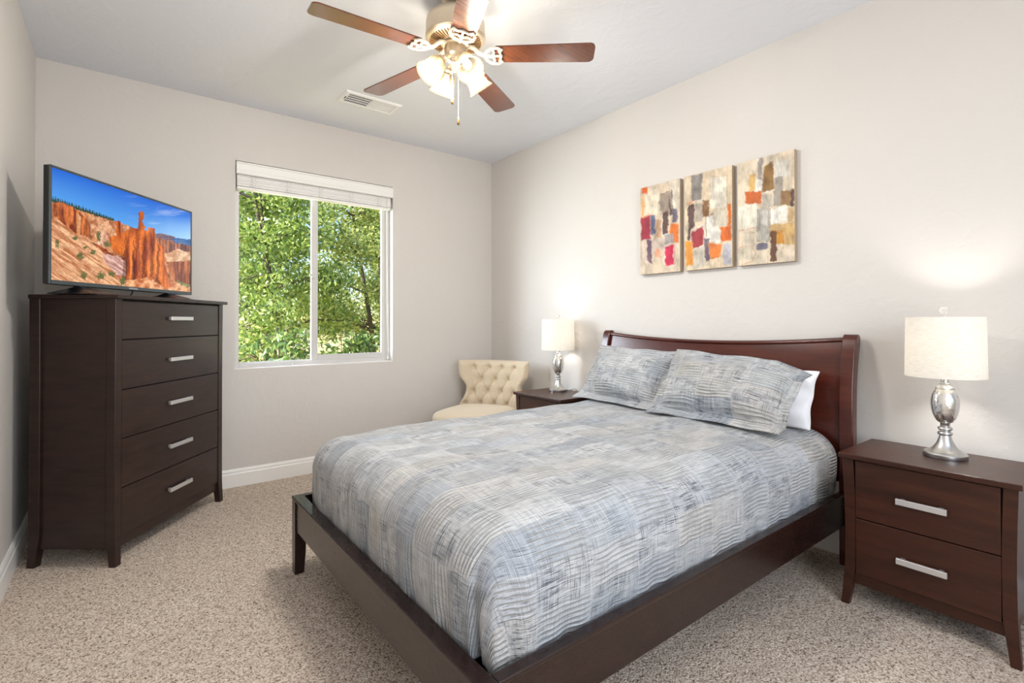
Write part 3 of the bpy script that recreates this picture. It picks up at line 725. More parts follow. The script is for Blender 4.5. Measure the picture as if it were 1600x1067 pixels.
    for x, y, rx, ry in ((322, 655, 15, 28), (445, 722, 22, 24), (413, 620, 16, 10), (512, 697, 16, 16), (472, 672, 12, 9), (461, 826, 19, 24), (555, 830, 28, 24), (612, 818, 19, 16), (674, 860, 22, 24), (545, 605, 12, 36), (590, 650, 22, 18)):
        e = ((X - x) / rx) ** 2 + ((Y - y) / ry) ** 2 + (fbm(X / 5, Y / 5, 77) - 0.5) * 2.6; m = e < 0.75; n = fbm(X / 6, Y / 6, 51)[..., None]; cc = lin3((58, 64, 30)) * (1 - n) + lin3((128, 128, 72)) * n; C[m] = cc[m]
    return np.clip(C, 0, 1)

tvm = Mat('tv_screen'); tvm.set(Roughness=0.12, Base_Color=(0.01, 0.01, 0.01, 1))
at = tvm.n.new('ShaderNodeAttribute'); at.attribute_name = 'Col'
tvm.l(at.outputs['Color'], tvm.b.inputs['Emission Color']); tvm.set(Emission_Strength=0.88, Specular_IOR_Level=0.25)
W_SCREEN = tvm.m
def make_tv():
    L = Vector((-3.133, -0.999, 0)); Rr = Vector((-2.522, -0.213, 0)); w = (Rr - L).length; ang = math.atan2(Rr.y - L.y, Rr.x - L.x)
    mid = (L + Rr) / 2
    zt = 1.309; z0, z1 = 1.350, 1.889; zc = (z0 + z1) / 2 - zt
    t = thing('television', 'flat-screen television showing red rock spires under blue sky, standing on the tall dresser', 'television', (mid.x, mid.y, zt), ang)
    h = z1 - z0
    body = MB().box(-w / 2, w / 2, 0.0, 0.028, z0 - zt, z1 - zt, 0.003).box(-w / 2 + 0.03, w / 2 - 0.03, 0.026, 0.062, z0 - zt - 0.0, z0 - zt + 0.30, 0.012).build('casing', BLACK, t)
    mbz = MB(); b = 0.010
    mbz.box(-w / 2 - 0.001, -w / 2 + b, -0.004, 0.004, z0 - zt, z1 - zt, 0.001, 1).box(w / 2 - b, w / 2 + 0.001, -0.004, 0.004, z0 - zt, z1 - zt, 0.001, 1)
    mbz.box(-w / 2, w / 2, -0.004, 0.004, z1 - zt - b, z1 - zt + 0.001, 0.001, 1).box(-w / 2, w / 2, -0.004, 0.004, z0 - zt, z0 - zt + 0.019, 0.001, 1)
    mbz.build('bezel', BEZEL, t)
    sw, sh = w - 2 * b, h - b - 0.019
    picture('screen', sw, sh, 420, 236, [(292, 225), (1057, 460), (1050, 915), (287, 855)], paint_tv, W_SCREEN, t, Matrix.Translation((0, -0.0012, z0 - zt + 0.019 + sh / 2)))
    for s, xx in ((-1, -w / 2 + 0.19), (1, w / 2 - 0.19)):
        mb = MB()
        mb.loft([[(xx - 0.085, -0.10, 0.001), (xx + 0.085, -0.10, 0.001), (xx + 0.085, 0.11, 0.001), (xx - 0.085, 0.11, 0.001)], [(xx - 0.08, -0.095, 0.006), (xx + 0.08, -0.095, 0.006), (xx + 0.08, 0.105, 0.006), (xx - 0.08, 0.105, 0.006)], [(xx - 0.028, -0.0, 0.036), (xx + 0.028, -0.0, 0.036), (xx + 0.028, 0.03, 0.036), (xx - 0.028, 0.03, 0.036)], [(xx - 0.028, 0.002, 0.046), (xx + 0.028, 0.002, 0.046), (xx + 0.028, 0.026, 0.046), (xx - 0.028, 0.026, 0.046)]])
        mb.build('foot', BLACK, t)
    MB().tube([(0.03, 0.02, z0 - zt + 0.005), (0.032, 0.03, 0.02), (0.028, 0.05, 0.004), (0.02, 0.10, 0.003)], 0.003, 8).build('power_cable', BLACK, t)
    cu = bpy.data.curves.new('maker_mark', 'FONT'); cu.body = 'SAMSUNG'; cu.size = 0.0125; cu.align_x = 'CENTER'; cu.extrude = 0.0003; cu.space_character = 1.15
    tmp = bpy.data.objects.new('tmp', cu); COL.objects.link(tmp)
    dg = bpy.context.evaluated_depsgraph_get(); me = bpy.data.meshes.new_from_object(tmp.evaluated_get(dg)); bpy.data.objects.remove(tmp)
    o = link('maker_mark', me, simple('mark_silver', srgb(225, 228, 230), 0.4), t); o.rotation_euler = (R(90), 0, 0); o.location = (0.0, -0.0047, z0 - zt + 0.005)
make_tv()

# canvases
def brush(base, items, lines, seed, tone):
    def painter(X, Y):
        C = np.zeros(X.shape + (3,)); n = fbm(X / 9, Y / 90, seed, 4)[..., None]; n2 = fbm(X / 60, Y / 60, seed + 5, 3)[..., None]
        C[:] = lin3(base) * (0.82 + 0.36 * n); C = C * (1 - 0.5 * n2) + lin3(tone) * 0.5 * n2
        jx = (fbm(X / 25, Y / 25, seed + 1) - 0.5) * 22; jy = (fbm(X / 25, Y / 25, seed + 2) - 0.5) * 22
        gr = fbm(X / 4, Y / 30, seed + 3, 3)
        for poly, col, soft in items:
            if len(poly) == 2:
                (a, b), (c, d) = poly; poly = [(a, b), (c, b), (c, d), (a, d)]
            al = 0
            for q in range(8):
                wob = (fbm(X / 13, Y / 22, seed + 31 + q, 3) - 0.5) * 15
                al = al + inpoly(X + jx + wob + 3.0 * math.cos(q * 0.785), Y + jy + wob * 0.7 + 4.0 * math.sin(q * 0.785), poly)
            al = (al / 8.0) * np.clip(1.25 - soft * 1.3 * np.clip(1.6 - gr * 2.0, 0, 1), 0, 1)
            k = (0.74 + 0.5 * fbm(X / 7, Y / 34, seed + 11, 4))[..., None]
            al = (0.93 * al)[..., None]
            C = C * (1 - al) + lin3(col) * k * al
        for pts, col, w in lines:
            for (x0, y0), (x1, y1) in zip(pts[:-1], pts[1:]):
                dx, dy = x1 - x0, y1 - y0; t = np.clip(((X + jx * .4 - x0) * dx + (Y + jy * .4 - y0) * dy) / (dx * dx + dy * dy), 0, 1)
                dist = np.hypot(X + jx * .4 - x0 - t * dx, Y + jy * .4 - y0 - t * dy); m = (dist < w) & (gr > 0.36)
                C[m] = 0.35 * C[m] + 0.65 * lin3(col)
        g = C.mean(-1, keepdims=True); C = g + (C - g) * 1.18
        smudge = (0.55 + 0.45 * np.clip(fbm(X / 40, Y / 55, seed + 50, 4) * 1.9 - 0.25, 0, 1))[..., None]
        return np.clip(C * smudge * 0.86, 0, 1)
    return painter
can1 = brush((224, 208, 188), [
    ([(130, 380), (222, 552)], (238, 226, 206), .3), ([(104, 362), (142, 410)], (222, 106, 52), .3), ([(100, 420), (120, 570)], (226, 170, 110), .42), ([(300, 320), (365, 520)], (232, 222, 206), .3),
    ([(232, 420), (315, 395), (322, 560), (245, 560), (220, 470)], (150, 136, 124), .28), ([(296, 420), (322, 560), (300, 570)], (78, 58, 56), .3), ([(205, 590), (240, 720)], (190, 150, 120), .4),
    ([(248, 545), (288, 530), (292, 690), (250, 702)], (74, 48, 46), .2), ([(98, 580), (165, 560), (168, 725), (100, 742)], (160, 28, 62), .2), ([(168, 560), (200, 556), (202, 690), (170, 705)], (86, 96, 132), .25),
    ([(140, 730), (176, 735), (178, 905), (142, 880)], (92, 66, 92), .3), ([(105, 745), (138, 900)], (232, 214, 198), .3), ([(262, 765), (338, 918)], (240, 222, 210), .2), ([(270, 778), (332, 768), (332, 905), (274, 914)], (202, 30, 78), .2),
    ([(318, 515), (354, 612)], (92, 88, 112), .3), ([(303, 622), (366, 752)], (226, 122, 58), .28), ([(266, 692), (330, 760)], (158, 156, 156), .3), ([(180, 720), (262, 830)], (206, 190, 178), .3), ([(200, 800), (240, 850)], (230, 170, 140), .3)],
    [([(232, 420), (312, 388), (325, 560)], (70, 52, 48), 3), ([(246, 545), (250, 705), (292, 690)], (235, 228, 220), 3), ([(98, 580), (165, 560)], (220, 110, 70), 4), ([(262, 915), (340, 900), (336, 768)], (226, 90, 90), 2)], 3, (214, 196, 172))
can2 = brush((228, 214, 192), [
    ([(580, 298), (694, 285), (697, 505), (582, 515)], (242, 235, 220), .15), ([(445, 285), (520, 270), (522, 462), (450, 470)], (134, 130, 128), .25), ([(424, 495), (468, 485), (472, 640), (440, 742), (424, 735)], (72, 48, 54), .25), ([(474, 480), (528, 612)], (172, 162, 152), .3),
    ([(528, 460), (572, 570)], (126, 84, 46), .3), ([(440, 660), (540, 620), (548, 775), (456, 812)], (240, 225, 210), .2), ([(448, 682), (530, 640), (538, 765), (460, 800)], (150, 26, 46), .15), ([(552, 580), (640, 560), (656, 745), (556, 758)], (247, 243, 234), .1),
    ([(655, 648), (728, 636), (728, 738), (660, 745)], (224, 110, 52), .25), ([(706, 480), (728, 636)], (226, 120, 50), .3), ([(575, 760), (665, 760), (655, 850), (580, 868)], (230, 128, 66), .3), ([(410, 745), (455, 740), (465, 905), (412, 915)], (236, 158, 76), .25),
    ([(538, 715), (576, 735), (578, 880), (548, 885)], (92, 76, 98), .3), ([(470, 795), (540, 780), (545, 930), (470, 930)], (208, 200, 186), .25), ([(678, 765), (728, 910)], (196, 196, 206), .25), ([(600, 520), (700, 640)], (208, 200, 184), .35)],
    [([(580, 300), (700, 285), (700, 500)], (190, 170, 140), 2), ([(552, 570), (556, 760)], (90, 60, 50), 3), ([(530, 575), (600, 555)], (110, 60, 40), 4), ([(575, 865), (660, 845)], (120, 70, 50), 2), ([(450, 470), (525, 455)], (240, 236, 228), 4), ([(420, 490), (465, 460)], (226, 120, 60), 4), ([(575, 860), (576, 930)], (120, 100, 90), 2)], 4, (222, 190, 150))
can3 = brush((230, 218, 200), [
    ([(905, 165), (938, 158), (935, 320), (905, 320)], (150, 142, 140), .35), ([(1020, 180), (1120, 300)], (214, 210, 202), .3), ([(845, 285), (895, 275), (888, 395), (845, 400)], (216, 180, 118), .25), ([(820, 400), (938, 395), (935, 485), (820, 490)], (192, 96, 46), .2), ([(890, 320), (935, 400)], (244, 240, 230), .15),
    ([(945, 228), (1012, 178), (1020, 388), (936, 412)], (136, 100, 54), .15), ([(1020, 305), (1085, 290), (1082, 500), (1016, 500)], (158, 150, 140), .25), ([(1072, 400), (1155, 385), (1155, 500), (1070, 495)], (134, 100, 64), .25), ([(1140, 380), (1165, 500)], (84, 66, 62), .35),
    ([(775, 512), (904, 480), (908, 650), (776, 668)], (243, 236, 220), .1), ([(940, 425), (1010, 410), (1010, 510), (945, 515)], (196, 188, 176), .3), ([(908, 520), (995, 520), (995, 745), (908, 745)], (172, 168, 160), .25), ([(940, 530), (975, 640)], (206, 202, 194), .25), ([(998, 525), (1115, 500), (1118, 600), (1000, 632)], (246, 242, 232), .1),
    ([(1000, 630), (1168, 610), (1168, 770), (1000, 760)], (204, 170, 118), .3), ([(1000, 680), (1046, 672), (1045, 885), (1003, 888)], (92, 54, 34), .2), ([(1046, 680), (1090, 675), (1086, 760), (1050, 765)], (196, 140, 70), .25), ([(903, 765), (980, 752), (982, 795), (905, 802)], (104, 102, 122), .25), ([(785, 790), (890, 870)], (206, 196, 178), .4), ([(1120, 510), (1160, 610)], (196, 166, 122), .35)],
    [([(780, 680), (900, 650)], (200, 110, 60), 2), ([(782, 690), (785, 912)], (200, 120, 80), 2), ([(785, 785), (870, 780), (900, 820), (880, 880), (800, 910)], (196, 116, 60), 2), ([(908, 520), (905, 745), (995, 748), (998, 520), (920, 512)], (84, 70, 66), 2), ([(1000, 680), (1075, 668), (1092, 700), (1090, 800)], (190, 110, 50), 3), ([(936, 412), (1020, 388)], (244, 240, 232), 4), ([(985, 810), (985, 900)], (150, 120, 80), 2), ([(860, 680), (905, 690)], (180, 110, 60), 2)], 5, (222, 202, 172))
pm = Mat('canvas_paint'); pm.set(Roughness=0.7)
at = pm.n.new('ShaderNodeAttribute'); at.attribute_name = 'Col'; pm.l(at.outputs['Color'], pm.b.inputs['Base Color'])
pm.bump(pm.noise(pm.mapping(pm.coord('Object'), (120, 1, 40)), 1.0, 3), 0.15, 0.002)
W_CANV = pm.m
W_EDGE = simple('canvas_edge', srgb(168, 150, 128), 0.8)
def make_canvas(ya, yb, corners, painter, label):
    w = abs(yb - ya); t = thing('wall_painting', label, 'painting', (-0.001, (ya + yb) / 2, 1.501), R(-90), 'abstract canvas triptych')
    MB().box(-w / 2, w / 2, -0.033, 0.0, 0, 0.603, 0.002).build('stretched_canvas', W_EDGE, t)
    picture('painted_face', w - 0.002, 0.601, 130, 240, corners, painter, W_CANV, t, Matrix.Translation((0, -0.0336, 0.3015)))
make_canvas(-1.853, -2.172, [(90, 375), (368, 308), (378, 950), (98, 980)], can1, 'abstract canvas with crimson blocks and a small orange square, nearest the window corner')
make_canvas(-2.206, -2.527, [(398, 297), (733, 211), (738, 918), (407, 948)], can2, 'abstract canvas with one dark red diamond beside a tall white block')
make_canvas(-2.560, -2.879, [(763, 205), (1160, 97), (1170, 880), (780, 915)], can3, 'abstract canvas in tan and grey with a hatched brown block, nearest the right-hand lamp')

# ------------------------------------------------------------------ ceiling vent
vt = thing('ceiling_vent', 'white rectangular air register in the ceiling beside the fan', 'vent', (-1.4875, -0.617, H))
mb = MB(); W2, D2, fw = 0.203, 0.103, 0.032
W_VENT = simple('vent_enamel', srgb(238, 238, 238), 0.4)
rings = []
for o_, z in ((0, -0.001), (0, -0.003), (0.012, -0.011), (fw, -0.011), (fw, -0.003)):
    rings.append([(-W2 + o_, -D2 + o_, z), (W2 - o_, -D2 + o_, z), (W2 - o_, D2 - o_, z), (-W2 + o_, D2 - o_, z)])
mb.loft(rings, cap=False); mb.box(-0.004, 0.004, -D2 + fw, D2 - fw, -0.011, -0.002)
mb.build('frame', W_VENT, vt)
MB().box(-W2 + fw, W2 - fw, -D2 + fw, D2 - fw, -0.0022, -0.0012).build('duct_opening', simple('duct_dark', srgb(70, 70, 72), 0.8), vt)
def louvers(x0, x1, tilt, n):
    mb = MB()
    for i in range(n):
        x = x0 + (x1 - x0) * (i + 0.5) / n
        Mx = Matrix.Translation((x, 0, -0.0065)) @ Matrix.Rotation(tilt, 4, 'Y')
        mb.box(-0.0048, 0.0048, -D2 + fw, D2 - fw, -0.0005, 0.0005, 0, 1, Mx)
    for k in range(1, 4):
        y = -D2 + fw + (2 * D2 - 2 * fw) * k / 4; mb.box(x0, x1, y - 0.0012, y + 0.0012, -0.009, -0.0025)
    return mb
louvers(-W2 + fw, -0.004, R(-38), 15).build('louver_bank', W_VENT, vt)
louvers(0.004, W2 - fw, R(38), 15).build('louver_bank', W_VENT, vt)
MB().box(-W2 + 0.022, -W2 + 0.026, -0.02, 0.02, -0.014, -0.008).build('damper_lever', GAP, vt)

# ------------------------------------------------------------------ ceiling fan
FX, FY, FZ = -1.615, -2.006, 2.455
fan = thing('ceiling_fan', 'five-blade ceiling fan with brushed nickel motor and four lit bell shades', 'ceiling fan', (FX, FY, H))
z = lambda q: q - H
MB().lathe([(0.0, z(2.7395)), (0.068, z(2.7395)), (0.070, z(2.732)), (0.064, z(2.716)), (0.045, z(2.700)), (0.028, z(2.694)), (0.0, z(2.694))], 48).build('canopy', NICKEL, fan, 40)
MB().lathe([(0.022, z(2.697)), (0.026, z(2.692)), (0.022, z(2.686)), (0.013, z(2.684)), (0.0125, z(2.655)), (0.024, z(2.652)), (0.026, z(2.640))], 32).build('downrod', simple('rod_dark', srgb(70, 66, 62), 0.4, 0.6), fan, 40)
MB().lathe([(0.026, z(2.652)), (0.07, z(2.650)), (0.120, z(2.640)), (0.137, z(2.622)), (0.1405, z(2.600)), (0.1405, z(2.548)), (0.143, z(2.543)), (0.143, z(2.533)), (0.136, z(2.527)), (0.128, z(2.522)), (0.060, z(2.508)), (0.0, z(2.508))], 64).build('motor_housing', NICKEL, fan, 35)
mb = MB()
for k in range(48):
    a = 2 * math.pi * (k + 0.5) / 48
    Mx = Matrix.Rotation(a, 4, 'Z') @ Matrix.Translation((0.097, 0, z(2.5135))) @ Matrix.Rotation(R(-11), 4, 'Y')
    mb.box(-0.024, 0.026, -0.0016, 0.0016, -0.003, 0.001, 0, 1, Mx)
mb.build('vent_slots', simple('slot_dark', srgb(120, 84, 40), 0.7), fan)
MB().lathe([(0.058, z(2.512)), (0.064, z(2.505)), (0.064, z(2.498)), (0.052, z(2.494)), (0.052, z(2.490)), (0.054, z(2.486)), (0.054, z(2.452)), (0.048, z(2.444)), (0.030, z(2.436)), (0.026, z(2.420)), (0.030, z(2.412)), (0.024, z(2.400)), (0.012, z(2.392)), (0.008, z(2.378)), (0.0, z(2.374))], 48).build('switch_housing', NICKEL, fan, 35)
bm_ = wood_mat('fan_blade_walnut', srgb(74, 37, 20), srgb(116, 62, 36), 0.24, 1.0, (2, 14, 1))
for k in range(5):
    a = R(320 + 72 * k)
    pitch = R(-8)
    Mk = Matrix.Rotation(a, 4, 'Z')
    # blade: rounded plank
    out = []
    r0, r1, w0, w1 = 0.185, 0.664, 0.056, 0.066
    for s in range(9):
        t = s / 8 * math.pi / 2; rc = 0.03
        out.append((r1 - rc + rc * math.sin(t), w1 - rc + rc * math.cos(t)))
    out = [(r0 + 0.012, w0), ] + out
    low = [(x, -y) for x, y in reversed(out)]
    inner = [(r0 + 0.004, -w0 * 0.6), (r0 - 0.006, -w0 * 0.2), (r0 - 0.006, w0 * 0.2), (r0 + 0.004, w0 * 0.6)]
    loop = out + low + inner
    Mb = Mk @ Matrix.Rotation(pitch, 4, 'X')
    top_ = [Mb @ Vector((x, y, 0.0)) + Vector((0, 0, z(FZ) + 0.006)) for x, y in loop]; bot_ = [Mb @ Vector((x, y, 0.0)) + Vector((0, 0, z(FZ))) for x, y in loop]
    bl = MB().loft([bot_, top_]).build('blade', bm_, fan)
    # ornate bracket (blade iron)
    mb = MB()
    arm = [(0.055, 0, 0.048), (0.085, 0, 0.040), (0.115, 0, 0.010), (0.145, 0, -0.004), (0.178, 0, -0.006)]
    T = lambda p: (Mb @ Vector((p[0], p[1], p[2]))) + Vector((0, 0, z(FZ)))
    mb.tube([T(p) for p in arm], [0.012, 0.011, 0.010, 0.009, 0.008], 10)
    for s in (1, -1):
        mb.tube([T((0.140, 0, -0.004)), T((0.150, s * 0.030, -0.005)), T((0.172, s * 0.052, -0.006)), T((0.205, s * 0.056, -0.006)), T((0.228, s * 0.044, -0.005))], [0.007, 0.0075, 0.007, 0.0065, 0.004], 8)
        mb.tube([T((0.228, s * 0.046, -0.005)), T((0.213, s * 0.026, -0.005)), T((0.222, 0, -0.005))], [0.005, 0.006, 0.006], 8)
        mb.tube([T((0.176, 0, -0.006)), T((0.188, s * 0.022, -0.006)), T((0.182, s * 0.050, -0.006))], 0.0055, 8)
    mb.tube([T((0.17, 0, -0.006)), T((0.226, 0, -0.005))], 0.006, 8)
    for px_, py_ in ((0.21, 0.038), (0.21, -0.038), (0.222, 0)):
        mb.lathe([(0, -0.009), (0.005, -0.008), (0.006, -0.004)], 10, T((px_, py_, 0)))
    mb.build('blade_iron', IVORY, fan, 'all')
# light kit
fs = Mat('frosted_bell_glass'); fs.n.remove(fs.b)
tl = fs.n.new('ShaderNodeBsdfTranslucent'); tl.inputs[0].default_value = srgb(74, 66, 52)
df = fs.n.new('ShaderNodeBsdfPrincipled'); df.inputs['Base Color'].default_value = srgb(74, 66, 52); df.inputs['Roughness'].default_value = 0.25
tp = fs.n.new('ShaderNodeBsdfTransparent'); tp.inputs[0].default_value = (1, 0.95, 0.86, 1)
m1 = fs.n.new('ShaderNodeMixShader'); m1.inputs[0].default_value = 0.45; fs.l(tl.outputs[0], m1.inputs[1]); fs.l(df.outputs[0], m1.inputs[2])
m2 = fs.n.new('ShaderNodeMixShader'); m2.inputs[0].default_value = 0.5; fs.l(m1.outputs[0], m2.inputs[1]); fs.l(tp.outputs[0], m2.inputs[2]); fs.l(m2.outputs[0], fs.o.inputs[0])
W_BELL = fs.m
for k in range(4):
    a = R(267 + 90 * k)
    tilt = R(38)
    Ma = Matrix.Rotation(a, 4, 'Z')
    hub = Ma @ Vector((0.026, 0, z(2.418)))
    neck = Ma @ Vector((0.070, 0, z(2.420)))
    ax = (Ma @ Vector((math.sin(tilt), 0, -math.cos(tilt)))).normalized()
    q = ax.to_track_quat('Z', 'Y').to_matrix().to_4x4()
    Mx = Matrix.Translation(neck) @ q
    arm = MB().tube([hub, hub + (Ma @ Vector((0.02, 0, 0.006))), neck + Vector((0, 0, 0.004)) - ax * 0.012, neck + ax * 0.006], 0.008, 10).lathe([(0.010, -0.004), (0.021, 0.0), (0.023, 0.010), (0.022, 0.022)], 24, M=Mx).build('lamp_arm', NICKEL, fan, 60)
    prof = [(0.021, 0.012), (0.030, 0.018), (0.040, 0.032), (0.046, 0.052), (0.048, 0.074), (0.051, 0.094), (0.058, 0.110), (0.066, 0.120)]
    inner = [(r - 0.0025, zz_ - 0.0005) for r, zz_ in reversed(prof)]
    MB().lathe(prof + inner, 40, M=Mx, closed=True).build('glass_shade', W_BELL, fan, 50)
    MB().lathe([(0.010, 0.02), (0.012, 0.035), (0.018, 0.055), (0.021, 0.070), (0.018, 0.084), (0.009, 0.092), (0, 0.094)], 20, M=Mx).build('bulb', W_BULB, fan, 'all')
    lamp('fan_bulb_light', 'POINT', Mx @ Vector((0, 0, 0.108)), 20.0, (1.0, 0.975, 0.94), radius=0.025, parent=fan)
for (dx, dy, zb_, bz) in ((-0.030, -0.020, 2.243, 2.206), (0.008, -0.012, 2.158, 2.119)):
    cb = MB().tube([(dx * 0.6, dy * 0.6, z(2.45)), (dx, dy, z(2.40)), (dx, dy, z(zb_))], 0.0011, 6).build('pull_chain', simple('chain_metal', srgb(225, 218, 205), 0.35, 0.6), fan)
    MB().lathe([(0.0015, z(zb_) + 0.002), (0.0035, z(zb_) - 0.004), (0.0065, z(bz) + 0.013), (0.0062, z(bz) + 0.005), (0.003, z(bz)), (0, z(bz))], 14, (dx, dy, 0)).build('chain_bob', BRONZE, cb, 'all')

# ------------------------------------------------------------------ tufted accent chair in the corner
cm = Mat('cream_linen'); cm.set(Roughness=0.9, Sheen_Weight=0.2)
c = cm.coord('Object'); n = cm.noise(cm.mapping(c, (300, 300, 300)), 1.0, 2)
cm.l(cm.ramp(n, [(0.3, srgb(186, 168, 142)), (0.7, srgb(210, 194, 168))]), cm.b.inputs['Base Color']); cm.bump(n, 0.2, 0.001)
W_CREAM = cm.m
def make_chair():
    A = Vector((-0.455, -0.185, 0)); Bv = Vector((-0.115, -0.75, 0)); mid = (A + Bv) / 2
    ex = (Bv - A).normalized()                  # along the back, seen from the front left to right
    ang = math.atan2(ex.y, ex.x)
    t = thing('accent_chair', 'cream button-tufted accent chair in the corner behind the bed', 'chair', mid, ang)
    # local x along back, local +y away from the sitter, -y = seat direction
    nu, nv = 97, 81
    def hwid(zz):   # half width: flared top, waist, flared foot
        pts = [(0.36, 0.335), (0.44, 0.318), (0.50, 0.285), (0.56, 0.262), (0.615, 0.262), (0.655, 0.292), (0.69, 0.318), (0.74, 0.328), (0.80, 0.332), (0.835, 0.330)]
        return np.interp(zz, [p[0] for p in pts], [p[1] for p in pts])
    zs = np.linspace(0.36, 0.835, nv); us = np.linspace(-1, 1, nu)
    U, Z = np.meshgrid(us, zs, indexing='ij')
    zsm = np.array([np.mean(hwid(np.clip(q + np.linspace(-0.02, 0.02, 9), 0.36, 0.835))) for q in zs])
    X = U * zsm[None, :]
    # concave in plan, leaning back a little
    lean = (Z - 0.45) * 0.10
    curve = -0.10 * (np.abs(X) / 0.33) ** 2
    edge = np.clip(np.minimum((1 - np.abs(U)) / 0.13, np.minimum((0.835 - Z) / 0.045, 1)), 0, 1)
    rnd = 0.045 * (1 - np.sqrt(np.clip(1 - (1 - edge) ** 2, 0, 1)))
    px_, pz_ = 0.128, 0.122
    zr = 0.775
    a_ = X / px_ * math.pi + (Z - zr) / pz_ * math.pi + math.pi / 2; b_ = X / px_ * math.pi - (Z - zr) / pz_ * math.pi + math.pi / 2
    tuft = (np.abs(np.sin(a_ / 1.0)) * np.abs(np.sin(b_ / 1.0))) ** 0.30
    pit = np.zeros_like(X)
    buttons = []
    for i in range(-3, 4):
        for j in range(0, 4):
            bxx = (i + (0.5 if j % 2 == 0 else 0.0)) * px_; bz = zr - j * 0.106
            if abs(bxx) < np.interp(bz, zs, zsm) - 0.05 and bz > 0.42:
                buttons.append((bxx, bz))
    mind = np.full_like(X, 9.0)
    crease = np.zeros_like(X)
    for (bxx, bz) in buttons:
        dd = np.hypot(X - bxx, Z - bz); mind = np.minimum(mind, dd)
        pit += np.exp(-(dd / 0.020) ** 2)
    for (x1, z1_) in buttons:
        for (x2, z2_) in buttons:
            if abs(z2_ - (z1_ - 0.106)) < 0.01 and abs(abs(x2 - x1) - px_ / 2) < 0.01:
                dx, dz = x2 - x1, z2_ - z1_; tt = np.clip(((X - x1) * dx + (Z - z1_) * dz) / (dx * dx + dz * dz), 0, 1)
                crease = np.maximum(crease, np.exp(-(np.hypot(X - x1 - tt * dx, Z - z1_ - tt * dz) / 0.009) ** 2))
    top_b = [b for b in buttons if abs(b[1] - zr) < 0.01]
    for (x1, z1_) in top_b:
        tt = np.clip((Z - z1_) / 0.06, 0, 1); crease = np.maximum(crease, np.exp(-(np.hypot(X - x1, np.maximum(0, z1_ - Z)) / 0.008) ** 2) * (Z > z1_ - 0.01) * (1 - 0.6 * tt))
    puff = 0.013 * np.clip(mind / 0.06, 0, 1) * edge - 0.028 * pit - 0.008 * crease * (1 - pit.clip(0, 1))
    Yf = lean + curve - puff + rnd - 0.03
    Yb = lean + curve + 0.045 - rnd * 0.6
    mb = MB(); mb.grid(np.stack([X, Yf, Z], -1)); n0 = nu * nv; mb.grid(np.stack([X, Yb, Z], -1))
    ring = [(i, 0) for i in range(nu)] + [(nu - 1, j) for j in range(1, nv)] + [(i, nv - 1) for i in range(nu - 2, -1, -1)] + [(0, j) for j in range(nv - 2, 0, -1)]
    for k in range(len(ring)):
        p, q = ring[k], ring[(k + 1) % len(ring)]; i0, i1 = p[0] * nv + p[1], q[0] * nv + q[1]; mb.f.append((i0, i1, i1 + n0, i0 + n0))
    back_ = mb.build('backrest', W_CREAM, t, 'all')
    for (bxx, bz) in buttons:
        i = int(np.argmin(np.abs(zs - bz))); ii = int(np.argmin(np.abs(X[:, i] - bxx)))
        yy = Yf[ii, i]
        MB().lathe([(0.011, -0.004), (0.010, 0.002), (0.006, 0.0045), (0, 0.005)], 14, (bxx, yy, bz), M=Matrix.Rotation(R(90), 4, 'X')).build('tufting_button', W_CREAM, back_, 'all')
    # seat cushion: rounded-square, domed
    rings = []
    def outline(k, zz, n=48):
        r = []
        for q in range(n):
            an = 2 * math.pi * q / n; e = 0.62
            x = math.copysign(abs(math.cos(an)) ** e, math.cos(an)) * 0.31 * k; y = math.copysign(abs(math.sin(an)) ** e, math.sin(an)) * 0.32 * k
            x *= 1.0 + 0.06 * (-y / 0.3)
            r.append((x, y - 0.365, zz))
        return r
    for k, zz in ((0.92, 0.28), (0.96, 0.29), (0.97, 0.36), (0.99, 0.385), (1.0, 0.41), (0.985, 0.436), (0.94, 0.452), (0.85, 0.463), (0.65, 0.472), (0.35, 0.477), (0.05, 0.479)): rings.append(outline(k, zz))
    MB().loft(rings).build('seat', W_CREAM, t, 'all')
    for sx in (-1, 1):
        for yy in (-0.56, -0.07):
            MB().loft([[(sx * (0.235 + 0.012) + dx * 0.012, yy + dy * 0.012 - (0.01 if yy < -0.3 else -0.01), 0) for dx, dy in ((-1, -1), (1, -1), (1, 1), (-1, 1))], [(sx * 0.235 + dx * 0.02, yy + dy * 0.02, 0.29) for dx, dy in ((-1, -1), (1, -1), (1, 1), (-1, 1))]]).build('leg', W_DRESSER, t)
make_chair()

# ------------------------------------------------------------------ outside: sloping ground, trees and shrubs
gm_ = Mat('dry_ground'); c = gm_.coord('Object')
gm_.l(gm_.ramp(gm_.noise(c, 1.6, 6, 0.6), [(0.3, srgb(150, 140, 84)), (0.5, srgb(206, 190, 130)), (0.7, srgb(222, 208, 168))]), gm_.b.inputs['Base Color']); gm_.set(Roughness=0.95)
gx = np.linspace(-16, 22, 60); gy = np.linspace(0.3, 40, 60)
GX, GY = np.meshgrid(gx, gy, indexing='ij')
GZ = -0.35 + np.clip((GY - 4) / 20, 0, 1) ** 1.2 * 1.9 + 0.12 * np.sin(GX * 0.9 + GY * 0.6) * np.clip((GY - 2) / 4, 0, 1)
go = MB().grid(np.stack([GX, GY, GZ], -1)).build('ground', gm_.m, None, 'all'); go['kind'] = 'structure'
def ground_z(x, y): return -0.35 + min(1, max(0, (y - 4) / 20)) ** 1.2 * 1.9 + 0.12 * math.sin(x * 0.9 + y * 0.6) * min(1, max(0, (y - 2) / 4))
